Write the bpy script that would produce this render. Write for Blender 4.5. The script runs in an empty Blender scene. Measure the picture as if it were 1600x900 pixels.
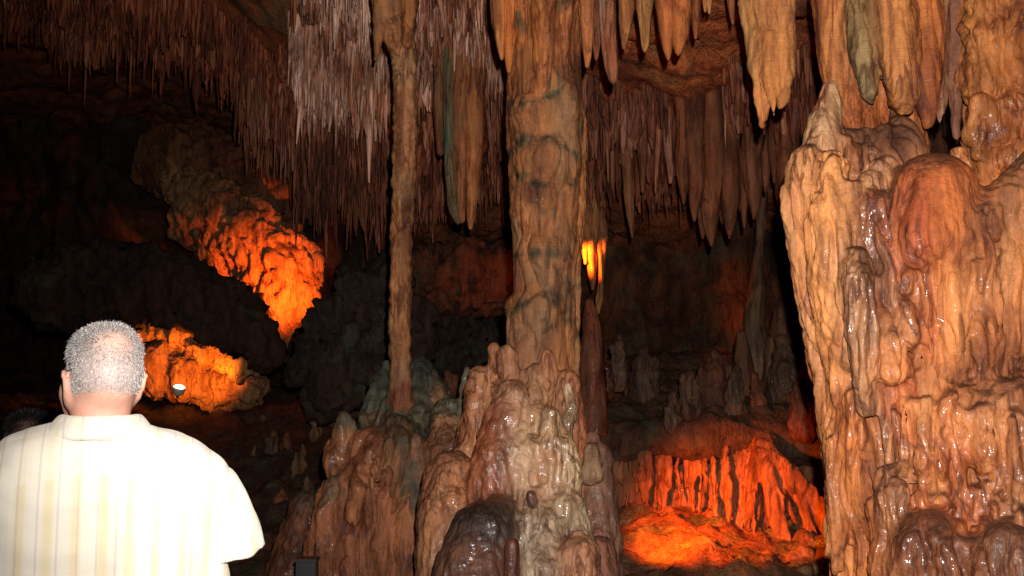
import bpy, math, random, time
import numpy as np
from mathutils import Vector

T0 = time.time()
sc = bpy.context.scene
COL = sc.collection

# ------------------------------------------------------------------ camera
F = 1500.0                      # focal length in photograph pixels (1600 wide)
CAM = np.array([0.0, 0.0, 1.6])
PITCH = math.radians(6.1)
cam = bpy.data.cameras.new('camera')
cam.sensor_width = 36.0
cam.lens = 36.0 * F / 1600.0
cam.clip_start = 0.05
cam.clip_end = 200
camo = bpy.data.objects.new('camera', cam)
COL.objects.link(camo)
camo.location = CAM
camo.rotation_euler = (math.radians(90) + PITCH, 0, 0)
sc.camera = camo

# ------------------------------------------------------------------ world: a closed cave, next to no ambient light
world = bpy.data.worlds.new('World')
sc.world = world
world.use_nodes = True
bg = world.node_tree.nodes['Background']
bg.inputs[0].default_value = (0.5, 0.6, 0.8, 1)
bg.inputs[1].default_value = 0.002

# ------------------------------------------------------------------ lights
def lamp(name, kind, loc, energy, color, target=None, size=0.05, cone=90, blend=1.0):
    l = bpy.data.lights.new(name, kind)
    l.energy = energy
    l.color = color
    l.shadow_soft_size = size
    if kind == 'SPOT':
        l.spot_size = math.radians(cone)
        l.spot_blend = blend
    o = bpy.data.objects.new(name, l)
    COL.objects.link(o)
    o.location = loc
    if target is not None:
        v = Vector(target) - Vector(loc)
        o.rotation_euler = v.to_track_quat('-Z', 'Y').to_euler()
    return o

# the photographer's flash, held just above the lens
lamp('camera_flash', 'SPOT', (0.07, 0.02, 1.78), 930, (1.0, 0.93, 0.87), target=(1.45, 6, 2.6), size=0.018, cone=107, blend=0.9)

vs = sc.view_settings
vs.view_transform = 'Standard'
vs.look = 'None'
vs.exposure = 0.0
vs.gamma = 1.0
vs.use_curve_mapping = False
sc.render.engine = 'CYCLES'
sc.cycles.use_denoising = True
sc.cycles.max_bounces = 5
sc.cycles.diffuse_bounces = 3
sc.cycles.glossy_bounces = 2
sc.cycles.transmission_bounces = 2
sc.cycles.caustics_reflective = False
sc.cycles.caustics_refractive = False
sc.cycles.sample_clamp_indirect = 4.0

# ------------------------------------------------------------------ geometry helpers
_c, _s = math.cos(PITCH), math.sin(PITCH)
def P(px, py, d):
    """world point whose distance into the cave (world y) is d, seen at photograph pixel px, py"""
    a = (px - 800.0) / F
    b = (450.0 - py) / F
    ry = _c - b * _s
    rz = _s + b * _c
    return np.array([a * d / ry, d, 1.6 + rz * d / ry])

rng = np.random.default_rng(7)
_perm = np.concatenate([rng.permutation(256)] * 3).astype(np.int32)
_g = rng.normal(size=(256, 3)).astype(np.float32)
_g /= np.linalg.norm(_g, axis=1)[:, None]

def perlin(p):
    p = np.asarray(p, dtype=np.float32)
    i = np.floor(p).astype(np.int32)
    f = p - i
    i &= 255
    u = f * f * f * (f * (f * 6 - 15) + 10)
    res = 0
    out = {}
    for dx in (0, 1):
        A = _perm[i[:, 0] + dx]
        for dy in (0, 1):
            B = _perm[A + i[:, 1] + dy]
            for dz in (0, 1):
                g = _g[_perm[B + i[:, 2] + dz]]
                out[dx, dy, dz] = g[:, 0] * (f[:, 0] - dx) + g[:, 1] * (f[:, 1] - dy) + g[:, 2] * (f[:, 2] - dz)
    def lerp(a, b, t):
        return a + (b - a) * t
    x0 = lerp(out[0, 0, 0], out[1, 0, 0], u[:, 0]); x1 = lerp(out[0, 1, 0], out[1, 1, 0], u[:, 0])
    x2 = lerp(out[0, 0, 1], out[1, 0, 1], u[:, 0]); x3 = lerp(out[0, 1, 1], out[1, 1, 1], u[:, 0])
    return lerp(lerp(x0, x1, u[:, 1]), lerp(x2, x3, u[:, 1]), u[:, 2]) * 1.5

def fbm(p, oct=4, gain=0.5):
    s = 0; a = 1.0
    p = np.asarray(p, dtype=np.float32)
    for k in range(oct):
        s = s + a * perlin(p + 17.3 * k)
        p = p * 2.03
        a *= gain
    return s

def sstep(a, b, x):
    t = np.clip((x - a) / (b - a), 0, 1)
    return t * t * (3 - 2 * t)

def vnormals(V, Q):
    n = np.cross(V[Q[:, 2]] - V[Q[:, 0]], V[Q[:, 3 if Q.shape[1] > 3 else 1]] - V[Q[:, 1 if Q.shape[1] > 3 else 0]])
    if Q.shape[1] == 3:
        n = np.cross(V[Q[:, 1]] - V[Q[:, 0]], V[Q[:, 2]] - V[Q[:, 0]])
    N = np.zeros_like(V)
    for k in range(Q.shape[1]):
        for a in range(3):
            N[:, a] += np.bincount(Q[:, k], weights=n[:, a], minlength=len(V))
    return N / np.maximum(np.linalg.norm(N, axis=1), 1e-12)[:, None]

def mesh_np(name, V, Q, col=None, wet=None, normals=None, smooth=True):
    me = bpy.data.meshes.new(name)
    V = np.ascontiguousarray(V, dtype=np.float32)
    Q = np.ascontiguousarray(Q, dtype=np.int32)
    k = Q.shape[1]
    me.vertices.add(len(V)); me.vertices.foreach_set('co', V.ravel())
    me.loops.add(Q.size); me.loops.foreach_set('vertex_index', Q.ravel())
    me.polygons.add(len(Q)); me.polygons.foreach_set('loop_start', np.arange(0, Q.size, k, dtype=np.int32))
    me.update(calc_edges=True)
    if smooth:
        me.polygons.foreach_set('use_smooth', np.ones(len(Q), dtype=bool))
    if col is not None:
        at = me.attributes.new('Col', 'FLOAT_COLOR', 'POINT')
        c4 = np.ones((len(V), 4), dtype=np.float32); c4[:, :3] = col
        at.data.foreach_set('color', c4.ravel())
    if wet is not None:
        at = me.attributes.new('Wet', 'FLOAT', 'POINT')
        at.data.foreach_set('value', np.ascontiguousarray(wet, dtype=np.float32))
    if normals is not None:
        me.normals_split_custom_set_from_vertices(np.ascontiguousarray(normals, dtype=np.float32))
    return me

def obj(name, me, mat=None, parent=None, loc=None):
    o = bpy.data.objects.new(name, me)
    COL.objects.link(o)
    if mat is not None and not me.materials:
        me.materials.append(mat)
    if parent is not None:
        o.parent = parent
    if loc is not None:
        o.location = loc
    return o

def tag(o, label, cat, group=None, kind=None):
    o['label'] = label
    o['category'] = cat
    if group: o['group'] = group
    if kind: o['kind'] = kind
    return o

def thing(name, label, cat, loc=(0, 0, 0), group=None):
    o = bpy.data.objects.new(name, None)
    COL.objects.link(o)
    o.empty_display_size = 0.1
    o.location = [float(v) for v in loc]
    return tag(o, label, cat, group)

# ---- implicit surfaces: chains of round cones merged smoothly, meshed by surface nets
class Prim:
    def __init__(s, pts, rad, grp=0, col=(.4, .2, .1), wet=0.0, k=0.03, sy=1.0, sub=False, fl=1.0):
        s.fl = fl
        s.p = np.array(pts, dtype=np.float64); s.r = np.array(rad, dtype=np.float64)
        s.grp = grp; s.col = np.array(col); s.wet = wet; s.k = k; s.sy = sy; s.sub = sub
    def dist(s, X, Y, Z):
        best = None
        for i in range(max(1, len(s.p) - 1)):
            a = s.p[i]; b = s.p[min(i + 1, len(s.p) - 1)]
            ra = s.r[i]; rb = s.r[min(i + 1, len(s.p) - 1)]
            ab = (b - a) * np.array([1, 1 / s.sy, 1])
            L = float(ab @ ab)
            dx = X - a[0]; dy = (Y - a[1]) / s.sy; dz = Z - a[2]
            if L > 1e-12:
                t = np.clip((dx * ab[0] + dy * ab[1] + dz * ab[2]) / L, 0, 1)
                d = np.sqrt((dx - t * ab[0]) ** 2 + (dy - t * ab[1]) ** 2 + (dz - t * ab[2]) ** 2) - (ra + (rb - ra) * t)
            else:
                d = np.sqrt(dx * dx + dy * dy + dz * dz) - ra
            best = d if best is None else np.minimum(best, d)
        return best

def surface_nets(G, lo, h):
    s = G < 0
    nx, ny, nz = G.shape
    cnt = np.zeros((nx - 1, ny - 1, nz - 1), dtype=np.int8)
    offs = [(i, j, k) for i in (0, 1) for j in (0, 1) for k in (0, 1)]
    for (i, j, k) in offs:
        cnt += s[i:nx - 1 + i, j:ny - 1 + j, k:nz - 1 + k]
    act = (cnt > 0) & (cnt < 8)
    cells = np.argwhere(act)
    idx = np.full(act.shape, -1, dtype=np.int32)
    idx[act] = np.arange(len(cells))
    vals = [G[cells[:, 0] + i, cells[:, 1] + j, cells[:, 2] + k] for (i, j, k) in offs]
    acc = np.zeros((len(cells), 3)); n = np.zeros(len(cells))
    for a in range(8):
        for b in range(a + 1, 8):
            oa = np.array(offs[a]); ob = np.array(offs[b])
            if np.abs(oa - ob).sum() != 1: continue
            m = (vals[a] < 0) != (vals[b] < 0)
            den = vals[a] - vals[b]
            t = np.where(m, vals[a] / np.where(np.abs(den) < 1e-9, 1, den), 0)
            acc += np.where(m[:, None], oa + t[:, None] * (ob - oa), 0)
            n += m
    V = np.array(lo) + h * (cells + acc / np.maximum(n, 1)[:, None])
    quads = []
    for ax in range(3):
        o1, o2 = [(1, 2), (2, 0), (0, 1)][ax]
        sl = [slice(None)] * 3; sl2 = [slice(None)] * 3
        sl[ax] = slice(0, G.shape[ax] - 1); sl2[ax] = slice(1, G.shape[ax])
        ch = s[tuple(sl)] != s[tuple(sl2)]
        e = np.argwhere(ch)
        ok = (e[:, o1] > 0) & (e[:, o2] > 0) & (e[:, o1] < G.shape[o1] - 1) & (e[:, o2] < G.shape[o2] - 1)
        e = e[ok]
        u = np.zeros(3, int); u[o1] = 1
        v = np.zeros(3, int); v[o2] = 1
        c = [e - u - v, e - v, e, e - u]
        q = np.stack([idx[w[:, 0], w[:, 1], w[:, 2]] for w in c], axis=1)
        inside = s[e[:, 0], e[:, 1], e[:, 2]]
        q = np.where(inside[:, None], q, q[:, ::-1])
        quads.append(q)
    Q = np.concatenate(quads)
    Q = Q[(Q >= 0).all(axis=1)]
    return V, Q

def field(prims, h, lo=None, hi=None, pad=0.08, planes=()):
    if lo is None:
        lo = np.min([np.min(p.p - p.r[:, None] * np.array([1, p.sy, 1]), axis=0) for p in prims if not p.sub], axis=0) - pad
        hi = np.max([np.max(p.p + p.r[:, None] * np.array([1, p.sy, 1]), axis=0) for p in prims if not p.sub], axis=0) + pad
    lo = np.array(lo); hi = np.array(hi)
    n = np.ceil((hi - lo) / h).astype(int) + 1
    ax = [(lo[a] + h * np.arange(n[a])).astype(np.float32) for a in range(3)]
    G = np.full(n, 0.5, dtype=np.float32)
    for p in prims:
        m = p.k + 3 * h
        a = np.min(p.p - p.r[:, None] * np.array([1, p.sy, 1]), axis=0) - m
        b = np.max(p.p + p.r[:, None] * np.array([1, p.sy, 1]), axis=0) + m
        i0 = np.clip(np.floor((a - lo) / h).astype(int), 0, n); i1 = np.clip(np.ceil((b - lo) / h).astype(int) + 1, 0, n)
        if (i1 <= i0).any(): continue
        sl = tuple(slice(i0[q], i1[q]) for q in range(3))
        d = p.dist(ax[0][sl[0]][:, None, None], ax[1][sl[1]][None, :, None], ax[2][sl[2]][None, None, :]).astype(np.float32)
        g = G[sl]; k = p.k
        if p.sub:
            d = -d
            hh = np.clip(0.5 - 0.5 * (g - d) / k, 0, 1)
            G[sl] = g + (d - g) * hh + k * hh * (1 - hh)
        else:
            hh = np.clip(0.5 + 0.5 * (g - d) / k, 0, 1)
            G[sl] = g + (d - g) * hh - k * hh * (1 - hh)
    for (pt, nrm, blo, bhi) in planes:
        i0 = np.clip(np.floor((np.array(blo) - lo) / h).astype(int), 0, n); i1 = np.clip(np.ceil((np.array(bhi) - lo) / h).astype(int), 0, n)
        if (i1 <= i0).any(): continue
        sl = tuple(slice(i0[q], i1[q]) for q in range(3))
        d = (ax[0][sl[0]][:, None, None] - pt[0]) * nrm[0] + (ax[1][sl[1]][None, :, None] - pt[1]) * nrm[1] + (ax[2][sl[2]][None, None, :] - pt[2]) * nrm[2]
        G[sl] = np.maximum(G[sl], d.astype(np.float32))
    V, Q = surface_nets(G, lo, h)
    return relax(V, Q, 2), Q

def relax(V, Q, it):
    for _ in range(it):
        S = np.zeros_like(V); c = np.bincount(Q.ravel(), minlength=len(V)) * 2.0
        for k in range(4):
            for q in (1, 3):
                w = V[Q[:, (k + q) % 4]]
                for a in range(3):
                    S[:, a] += np.bincount(Q[:, k], weights=w[:, a], minlength=len(V))
        V = 0.4 * V + 0.6 * S / np.maximum(c, 1)[:, None]
    return V

def prim_attrs(prims, V, soft=0.02):
    """group, colour and wetness of each vertex from the shapes near it"""
    best = np.full(len(V), 1e9); grp = np.zeros(len(V), int)
    W = np.zeros(len(V)); C = np.zeros((len(V), 3)); Wt = np.zeros(len(V)); FL = np.zeros(len(V))
    for p in prims:
        if p.sub: continue
        m = 0.15
        a = np.min(p.p - p.r[:, None] * np.array([1, p.sy, 1]), axis=0) - m
        b = np.max(p.p + p.r[:, None] * np.array([1, p.sy, 1]), axis=0) + m
        sel = np.nonzero(((V > a) & (V < b)).all(axis=1))[0]
        if len(sel) == 0: continue
        v = V[sel]
        d = p.dist(v[:, 0], v[:, 1], v[:, 2])
        w = np.exp(-np.clip(d, -0.1, 0.3) / soft)
        W[sel] += w; C[sel] += w[:, None] * p.col; Wt[sel] += w * p.wet; FL[sel] += w * p.fl
        bt = d < best[sel]
        best[sel[bt]] = d[bt]; grp[sel[bt]] = p.grp
    W = np.maximum(W, 1e-12)
    global LAST_FL
    LAST_FL = np.clip(FL / W, 0, 2)
    return grp, C / W[:, None], Wt / W

def flutes(V, N, amp, f, zs=0.2, warp=0.05, seed=0.0, lump=0.3, fine=0.35):
    """rounded vertical flow ridges with sharp creases between them, plus lumps"""
    w = np.stack([perlin(V * 4 + seed + 3.1), perlin(V * 4 + seed + 9.7), perlin(V * 3 + seed + 5.5)], axis=1)
    q = V + warp * w
    s = np.array([f, f, f * zs])
    side = 1 - 0.75 * sstep(0.55, 0.95, np.abs(N[:, 2]))
    patch = 0.55 + 0.7 * np.clip(perlin(V * 2.2 + seed + 40) + 0.5, 0, 1)
    d = amp * (np.abs(perlin(q * s + seed)) ** 0.62 * 1.6 - 0.75) * side * patch
    d = d + amp * fine * (np.abs(perlin(q * s * np.array([2.6, 2.6, 2.0]) + seed + 11)) ** 0.7 * 1.7 - 0.6) * side
    d = d + amp * lump * fbm(q * f * 0.8 + seed + 20, 3)
    return d

def islands(F_, nv):
    lab = np.arange(nv)
    for _ in range(400):
        m = lab[F_].min(axis=1)
        new = lab.copy()
        for k in range(F_.shape[1]):
            np.minimum.at(new, F_[:, k], m)
        new = new[new]
        if (new == lab).all(): break
        lab = new
    return lab[F_[:, 0]]

def split_parts(root, V, Q, N, col, wet, fgrp, names, mat):
    out = []
    for g in np.unique(fgrp):
        sel = Q[fgrp == g]
        if len(sel) < 6: continue
        u, inv = np.unique(sel, return_inverse=True)
        me = mesh_np(names[g], V[u], inv.reshape(sel.shape), col[u], wet[u], N[u])
        out.append(obj(names[g], me, mat, root))
    return out

def formation(name, label, cat, prims, names, h, mat, disp=None, base=None, group=None, colfn=None, soft=0.03, lo=None, hi=None, minpart=120):
    t = time.time()
    V, Q = field(prims, h, lo, hi)
    grp, col, wet = prim_attrs(prims, V, soft)
    N = vnormals(V, Q)
    if disp is not None:
        V = V + N * (disp(V, N) * LAST_FL)[:, None]
        N = vnormals(V, Q)
    if colfn is not None:
        col, wet = colfn(V, N, col, wet)
    if base is None:
        base = (V[:, 0].mean(), V[:, 1].mean(), V[:, 2].min())
    root = thing(name, label, cat, base, group)
    fg = np.sort(grp[Q], axis=1)[:, 1]
    names = list(names)
    for g in np.unique(fg):
        if g == 0: continue
        w = np.nonzero(fg == g)[0]
        u, inv = np.unique(Q[w], return_inverse=True)
        il = islands(inv.reshape(-1, 4), len(u))
        for k, i in enumerate(np.unique(il)):
            ww = w[il == i]
            if len(ww) < minpart: fg[ww] = 0
            elif k > 0:
                names.append(names[g]); fg[ww] = len(names) - 1
    split_parts(root, V - np.array(base), Q, N, np.clip(col, 0.004, 0.9), np.clip(wet, 0, 1), fg, names, mat)
    print('%s verts %d  %.1fs' % (name, len(V), time.time() - t))
    return root

def cap(pts, grp=0, col=(.4, .2, .1), wet=0., k=0.03, sy=1.0, sub=False, fl=1.0):
    """chain given as photograph pixel x, y, distance, radius in pixels"""
    w = [P(a, b, d) for (a, b, d, r) in pts]
    rr = [r * d / F for (a, b, d, r) in pts]
    return Prim(w, rr, grp, col, wet, k, sy, sub, fl)

def lerp_poly(poly, t):
    n = len(poly) - 1
    i = min(int(t * n), n - 1); f = t * n - i
    return [poly[i][q] + (poly[i + 1][q] - poly[i][q]) * f for q in range(len(poly[0]))]

def drips(prims, rnd, ledge, n, length, rad, cols, wet=0.4, grp=0, out=0.0, k=0.022, wob=4, bulb=1.25, up=6, jy=16, lean=0):
    """a row of drip ridges hanging down from a ledge line (px, py, d)"""
    for i in range(n):
        t = (i + rnd.uniform(0.15, 0.85)) / n
        x, y, d = lerp_poly(ledge, t)
        L = rnd.uniform(*length); r = rnd.uniform(*rad)
        d -= rnd.uniform(0, 0.035)
        y += rnd.uniform(-jy, jy)
        pts = []
        m = 5
        ph = rnd.uniform(0, 6)
        for j in range(m):
            f = j / (m - 1)
            rr = r * (0.75 + 0.25 * f + (bulb - 1) * (1 if j == m - 2 else 0)) * (0.75 if j == m - 1 else 1)
            pts.append((x + lean * f + wob * math.sin(ph + f * 4) + rnd.uniform(-1, 1), y - up + L * f, d - out * f + (0.03 if j == m - 1 else 0) + (0.07 if j == 0 else 0), rr))
        prims.append(cap(pts, grp, cols[rnd.randrange(len(cols))], wet * rnd.uniform(.6, 1.3), k))

# ------------------------------------------------------------------ materials
def new_mat(name):
    m = bpy.data.materials.new(name)
    m.use_nodes = True
    nt = m.node_tree
    b = nt.nodes['Principled BSDF']
    return m, nt, b

def nd(nt, t, **kw):
    n = nt.nodes.new(t)
    for k, v in kw.items():
        setattr(n, k, v)
    return n

def pos_scaled(nt, scale, warp=None):
    g = nd(nt, 'ShaderNodeNewGeometry')
    m = nd(nt, 'ShaderNodeVectorMath', operation='MULTIPLY')
    nt.links.new(g.outputs['Position'], m.inputs[0])
    m.inputs[1].default_value = scale
    return m.outputs[0]

def noise(nt, vec, scale, detail=4, rough=0.55, dist=0.0):
    n = nd(nt, 'ShaderNodeTexNoise')
    n.inputs['Scale'].default_value = scale
    n.inputs['Detail'].default_value = detail
    n.inputs['Roughness'].default_value = rough
    n.inputs['Distortion'].default_value = dist
    nt.links.new(vec, n.inputs['Vector'])
    return n.outputs['Fac']

def ramp(nt, fac, stops, interp='LINEAR'):
    r = nd(nt, 'ShaderNodeValToRGB')
    r.color_ramp.interpolation = interp
    el = r.color_ramp.elements
    while len(el) < len(stops): el.new(0.5)
    for e, (p, c) in zip(el, stops):
        e.position = p
        e.color = (c[0], c[1], c[2], 1) if not isinstance(c, (int, float)) else (c, c, c, 1)
    nt.links.new(fac, r.inputs[0])
    return r.outputs[0]

def mix(nt, fac, a, b, mode='MIX'):
    m = nd(nt, 'ShaderNodeMix', data_type='RGBA', blend_type=mode)
    for sock, v in ((m.inputs[0], fac), (m.inputs[6], a), (m.inputs[7], b)):
        if isinstance(v, (int, float)): sock.default_value = v
        elif isinstance(v, tuple): sock.default_value = (v[0], v[1], v[2], 1)
        else: nt.links.new(v, sock)
    return m.outputs[2]

def math_n(nt, op, a, b=0.0, clamp=False):
    m = nd(nt, 'ShaderNodeMath', operation=op, use_clamp=clamp)
    for sock, v in ((m.inputs[0], a), (m.inputs[1], b)):
        if isinstance(v, (int, float)): sock.default_value = v
        else: nt.links.new(v, sock)
    return m.outputs[0]

def rock_material(name, use_attr=True, base=(.3, .15, .08), streak=0.8, green=0.0, bump=0.35, dry=0.75, wetr=0.2, ripple=0.25, fine=1.0, objrand=False, tint=(1.0, 0.80, 0.55), coat=1.0):
    m, nt, b = new_mat(name)
    if use_attr:
        a = nd(nt, 'ShaderNodeAttribute', attribute_name='Col'); basec = a.outputs['Color']
        w = nd(nt, 'ShaderNodeAttribute', attribute_name='Wet').outputs['Fac']
    else:
        basec = base; w = 0.0
    vs_ = pos_scaled(nt, (7, 7, 1.0))
    s1 = noise(nt, vs_, 1.0, 5, 0.6, 0.6)
    vs2 = pos_scaled(nt, (26, 26, 3.2))
    s2 = noise(nt, vs2, 1.0, 4, 0.6, 0.4)
    iso = pos_scaled(nt, (1, 1, 1))
    p1 = noise(nt, iso, 2.3, 6, 0.6, 0.5)
    sp = noise(nt, iso, 75, 3, 0.6)
    rust = ramp(nt, s1, [(0.34, (0.40, 0.26, 0.19)), (0.47, (0.92, 0.84, 0.76)), (0.62, (1.35, 1.26, 1.15))])
    rust2 = ramp(nt, s2, [(0.34, (0.5, 0.37, 0.3)), (0.5, (1, 1, 1)), (0.64, (1.25, 1.2, 1.12))])
    blot = ramp(nt, p1, [(0.34, (0.5, 0.36, 0.28)), (0.48, (1, 1, 1)), (0.66, (1.15, 1.15, 1.12))])
    spk = ramp(nt, sp, [(0.25, 0.7), (0.5, 1.0), (0.75, 1.15)])
    basec = mix(nt, 1.0, basec, tint, 'MULTIPLY')
    ln_ = noise(nt, pos_scaled(nt, (11, 11, 1.7)), 1.0, 3, 0.55, 1.4)
    line = ramp(nt, ln_, [(0.44, (1, 1, 1)), (0.495, (0.36, 0.25, 0.2)), (0.51, (0.4, 0.3, 0.24)), (0.56, (1, 1, 1))])
    lm = ramp(nt, noise(nt, pos_scaled(nt, (1, 1, 1)), 3.1, 3, 0.5), [(0.40, 0.0), (0.56, 0.95)])
    basec = mix(nt, lm, basec, mix(nt, 1.0, basec, line, 'MULTIPLY'))
    c = mix(nt, streak, basec, rust, 'MULTIPLY')
    c = mix(nt, streak * 0.8, c, rust2, 'MULTIPLY')
    c = mix(nt, 0.7, c, blot, 'MULTIPLY')
    c = mix(nt, 0.6 * fine, c, spk, 'MULTIPLY')
    if green > 0:
        gm = ramp(nt, noise(nt, iso, 1.7, 5, 0.65, 1.0), [(0.55, 0.0), (0.68, 1.0)])
        gf = math_n(nt, 'MULTIPLY', gm, green)
        c = mix(nt, gf, c, (0.09, 0.13, 0.075))
    if objrand:
        oi = nd(nt, 'ShaderNodeObjectInfo').outputs['Random']
        oc = ramp(nt, oi, [(0.0, (0.6, 0.5, 0.45)), (0.5, (1, 1, 1)), (1.0, (1.35, 1.3, 1.3))])
        c = mix(nt, 0.8, c, oc, 'MULTIPLY')
    nt.links.new(c, b.inputs['Base Color'])
    wn = noise(nt, iso, 2.6, 4, 0.62)
    if use_attr:
        hi_ = math_n(nt, 'MULTIPLY', math_n(nt, 'SUBTRACT', w, 0.82, True), 6.0, True)
        wf = math_n(nt, 'MULTIPLY', w, math_n(nt, 'MAXIMUM', hi_, ramp(nt, wn, [(0.44, 0.03), (0.6, 0.9)])), True)
    else:
        wf = math_n(nt, 'MULTIPLY', ramp(nt, wn, [(0.5, 0.0), (0.75, 0.5)]), 1.0)
    ro = nd(nt, 'ShaderNodeMapRange')
    nt.links.new(wf, ro.inputs[0])
    ro.inputs[3].default_value = dry; ro.inputs[4].default_value = wetr
    nt.links.new(ro.outputs[0], b.inputs['Roughness'])
    b.inputs['Specular IOR Level'].default_value = 0.45
    nt.links.new(math_n(nt, 'MULTIPLY', wf, coat), b.inputs['Coat Weight'])
    nt.links.new(ramp(nt, noise(nt, iso, 9.0, 3), [(0.4, 0.10), (0.62, 0.42)]), b.inputs['Coat Roughness'])
    # relief
    h1 = noise(nt, iso, 48, 4, 0.6)
    rp = pos_scaled(nt, (14, 14, 120))
    h2 = noise(nt, rp, 1.0, 3, 0.55, 1.2)
    h3 = noise(nt, pos_scaled(nt, (55, 55, 9)), 1.0, 3, 0.5, 0.6)
    hh = math_n(nt, 'ADD', math_n(nt, 'MULTIPLY', h1, 1.0), math_n(nt, 'MULTIPLY', h2, ripple * 2))
    hh = math_n(nt, 'ADD', hh, math_n(nt, 'MULTIPLY', h3, 0.8))
    bp = nd(nt, 'ShaderNodeBump')
    bp.inputs['Strength'].default_value = bump
    bp.inputs['Distance'].default_value = 0.02
    nt.links.new(hh, bp.inputs['Height'])
    nt.links.new(bp.outputs[0], b.inputs['Normal'])
    bc = nd(nt, 'ShaderNodeBump')
    bc.inputs['Strength'].default_value = 0.8
    bc.inputs['Distance'].default_value = 0.008
    nt.links.new(noise(nt, iso, 34, 2, 0.5, 0.4), bc.inputs['Height'])
    nt.links.new(bc.outputs[0], b.inputs['Coat Normal'])
    return m

def plain(name, col, rough=0.6, metal=0.0, emit=None, estr=0.0, var=0.25, scale=30.0):
    m, nt, b = new_mat(name)
    v = noise(nt, pos_scaled(nt, (1, 1, 1)), scale, 3)
    c = mix(nt, var, col, ramp(nt, v, [(0.3, 0.55), (0.7, 1.3)]), 'MULTIPLY')
    nt.links.new(c, b.inputs['Base Color'])
    b.inputs['Roughness'].default_value = rough
    b.inputs['Metallic'].default_value = metal
    if emit:
        b.inputs['Emission Color'].default_value = (*emit, 1)
        b.inputs['Emission Strength'].default_value = estr
    return m

M_flow = rock_material('wet_flowstone', coat=0.8, tint=(1, .79, .59), ripple=0.12, bump=0.5, wetr=0.42)
M_dry = rock_material('dry_dripstone', tint=(.97, .74, .52), coat=0.35, bump=0.45, ripple=0.55, wetr=0.35)
M_wall = rock_material('cave_rock', coat=0.12, bump=0.8, green=0.35, ripple=0.3, dry=0.85, wetr=0.5)
M_straw = rock_material('straw_dripstone', coat=0.3, tint=(1, .93, .88), bump=0.3, objrand=True, ripple=0.3, dry=0.8, wetr=0.4)

OR = (0.47, 0.18, 0.05); TAN = (0.54, 0.28, 0.115); PALE = (0.58, 0.37, 0.21); GREY = (0.38, 0.28, 0.20)
BRN = (0.13, 0.065, 0.038); RUST = (0.30, 0.10, 0.04); GRN = (0.13, 0.17, 0.11); DRK = (0.07, 0.045, 0.035)
MAUVE = (0.36, 0.26, 0.23); RED = (0.2, 0.07, 0.035)


def spike(path, rad, seg=20, step=0.03, amp=0.12, lobes=5.0, seed=0.0, col=TAN, wet=0.1, col2=None):
    """fluted round body swept along a path: world points and radii"""
    path = np.array(path, float); rad = np.array(rad, float)
    L = np.concatenate([[0], np.cumsum(np.linalg.norm(np.diff(path, axis=0), axis=1))])
    n = max(8, int(L[-1] / step))
    t = np.linspace(0, L[-1], n)
    c = np.stack([np.interp(t, L, path[:, a]) for a in range(3)], axis=1)
    r = np.interp(t, L, rad)
    k = np.array([.25, .5, .25])
    for _ in range(3):
        r[1:-1] = .25 * r[:-2] + .5 * r[1:-1] + .25 * r[2:]; c[1:-1] = .25 * c[:-2] + .5 * c[1:-1] + .25 * c[2:]
    a = np.linspace(0, 2 * math.pi, seg, endpoint=False)
    A_, T_ = np.meshgrid(a, t)
    q = np.stack([np.cos(A_).ravel() * lobes * 0.35 + seed, np.sin(A_).ravel() * lobes * 0.35, T_.ravel() * 1.6 + seed], axis=1)
    m = 1 + amp * (np.abs(perlin(q)) * 3 - 0.8) + 0.6 * amp * perlin(q * np.array([1.5, 1.5, 4]) + 5) + 0.3 * amp * perlin(q * np.array([3, 3, 14]) + 9)
    R = np.repeat(r, seg) * m
    V = np.stack([np.repeat(c[:, 0], seg) + R * np.cos(A_).ravel(), np.repeat(c[:, 1], seg) + R * np.sin(A_).ravel(), np.repeat(c[:, 2], seg)], axis=1)
    i = (np.arange(n - 1)[:, None] * seg + np.arange(seg)[None, :])
    j = (np.arange(n - 1)[:, None] * seg + (np.arange(seg)[None, :] + 1) % seg)
    Q = np.stack([i.ravel(), (i + seg).ravel(), (j + seg).ravel(), j.ravel()], axis=1)
    if path[-1, 2] > path[0, 2]: Q = Q[:, ::-1]
    # close the ends with a fan of quads on a centre vertex
    V = np.concatenate([V, c[:1], c[-1:] + np.array([[0, 0, (r[-1]) * (1 if path[-1, 2] > path[0, 2] else -1)]])])
    e0 = len(V) - 2; e1 = len(V) - 1
    s_ = np.arange(0, seg, 2)
    top = np.stack([np.full(len(s_), e0), s_, (s_ + 1) % seg, (s_ + 2) % seg], axis=1)
    b0 = (n - 1) * seg
    bot = np.stack([np.full(len(s_), e1), b0 + (s_ + 2) % seg, b0 + (s_ + 1) % seg, b0 + s_], axis=1)
    if path[-1, 2] > path[0, 2]: top = top[:, ::-1]; bot = bot[:, ::-1]
    Q = np.concatenate([Q, top, bot])
    cc = np.tile(np.array(col, float), (len(V), 1))
    if col2 is not None:
        f = sstep(-0.25, 0.3, fbm(V * np.array([5, 5, 1.5]) + seed, 3))[:, None]
        cc = cc * (1 - f) + np.array(col2) * f
    return V, Q, cc, np.full(len(V), wet)

def spike_px(pts, **kw):
    return spike([P(a, b, d) for (a, b, d, r) in pts], [r * d / F for (a, b, d, r) in pts], **kw)

def spike_thing(name, label, cat, pts, mat=M_dry, group=None, tip=None, **kw):
    V, Q, c, w = spike_px(pts, **kw)
    b = P(*pts[0][:3])
    o = obj(name, mesh_np(name, V - b, Q, c, w), mat, None, b)
    return tag(o, label, cat, group)
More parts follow.
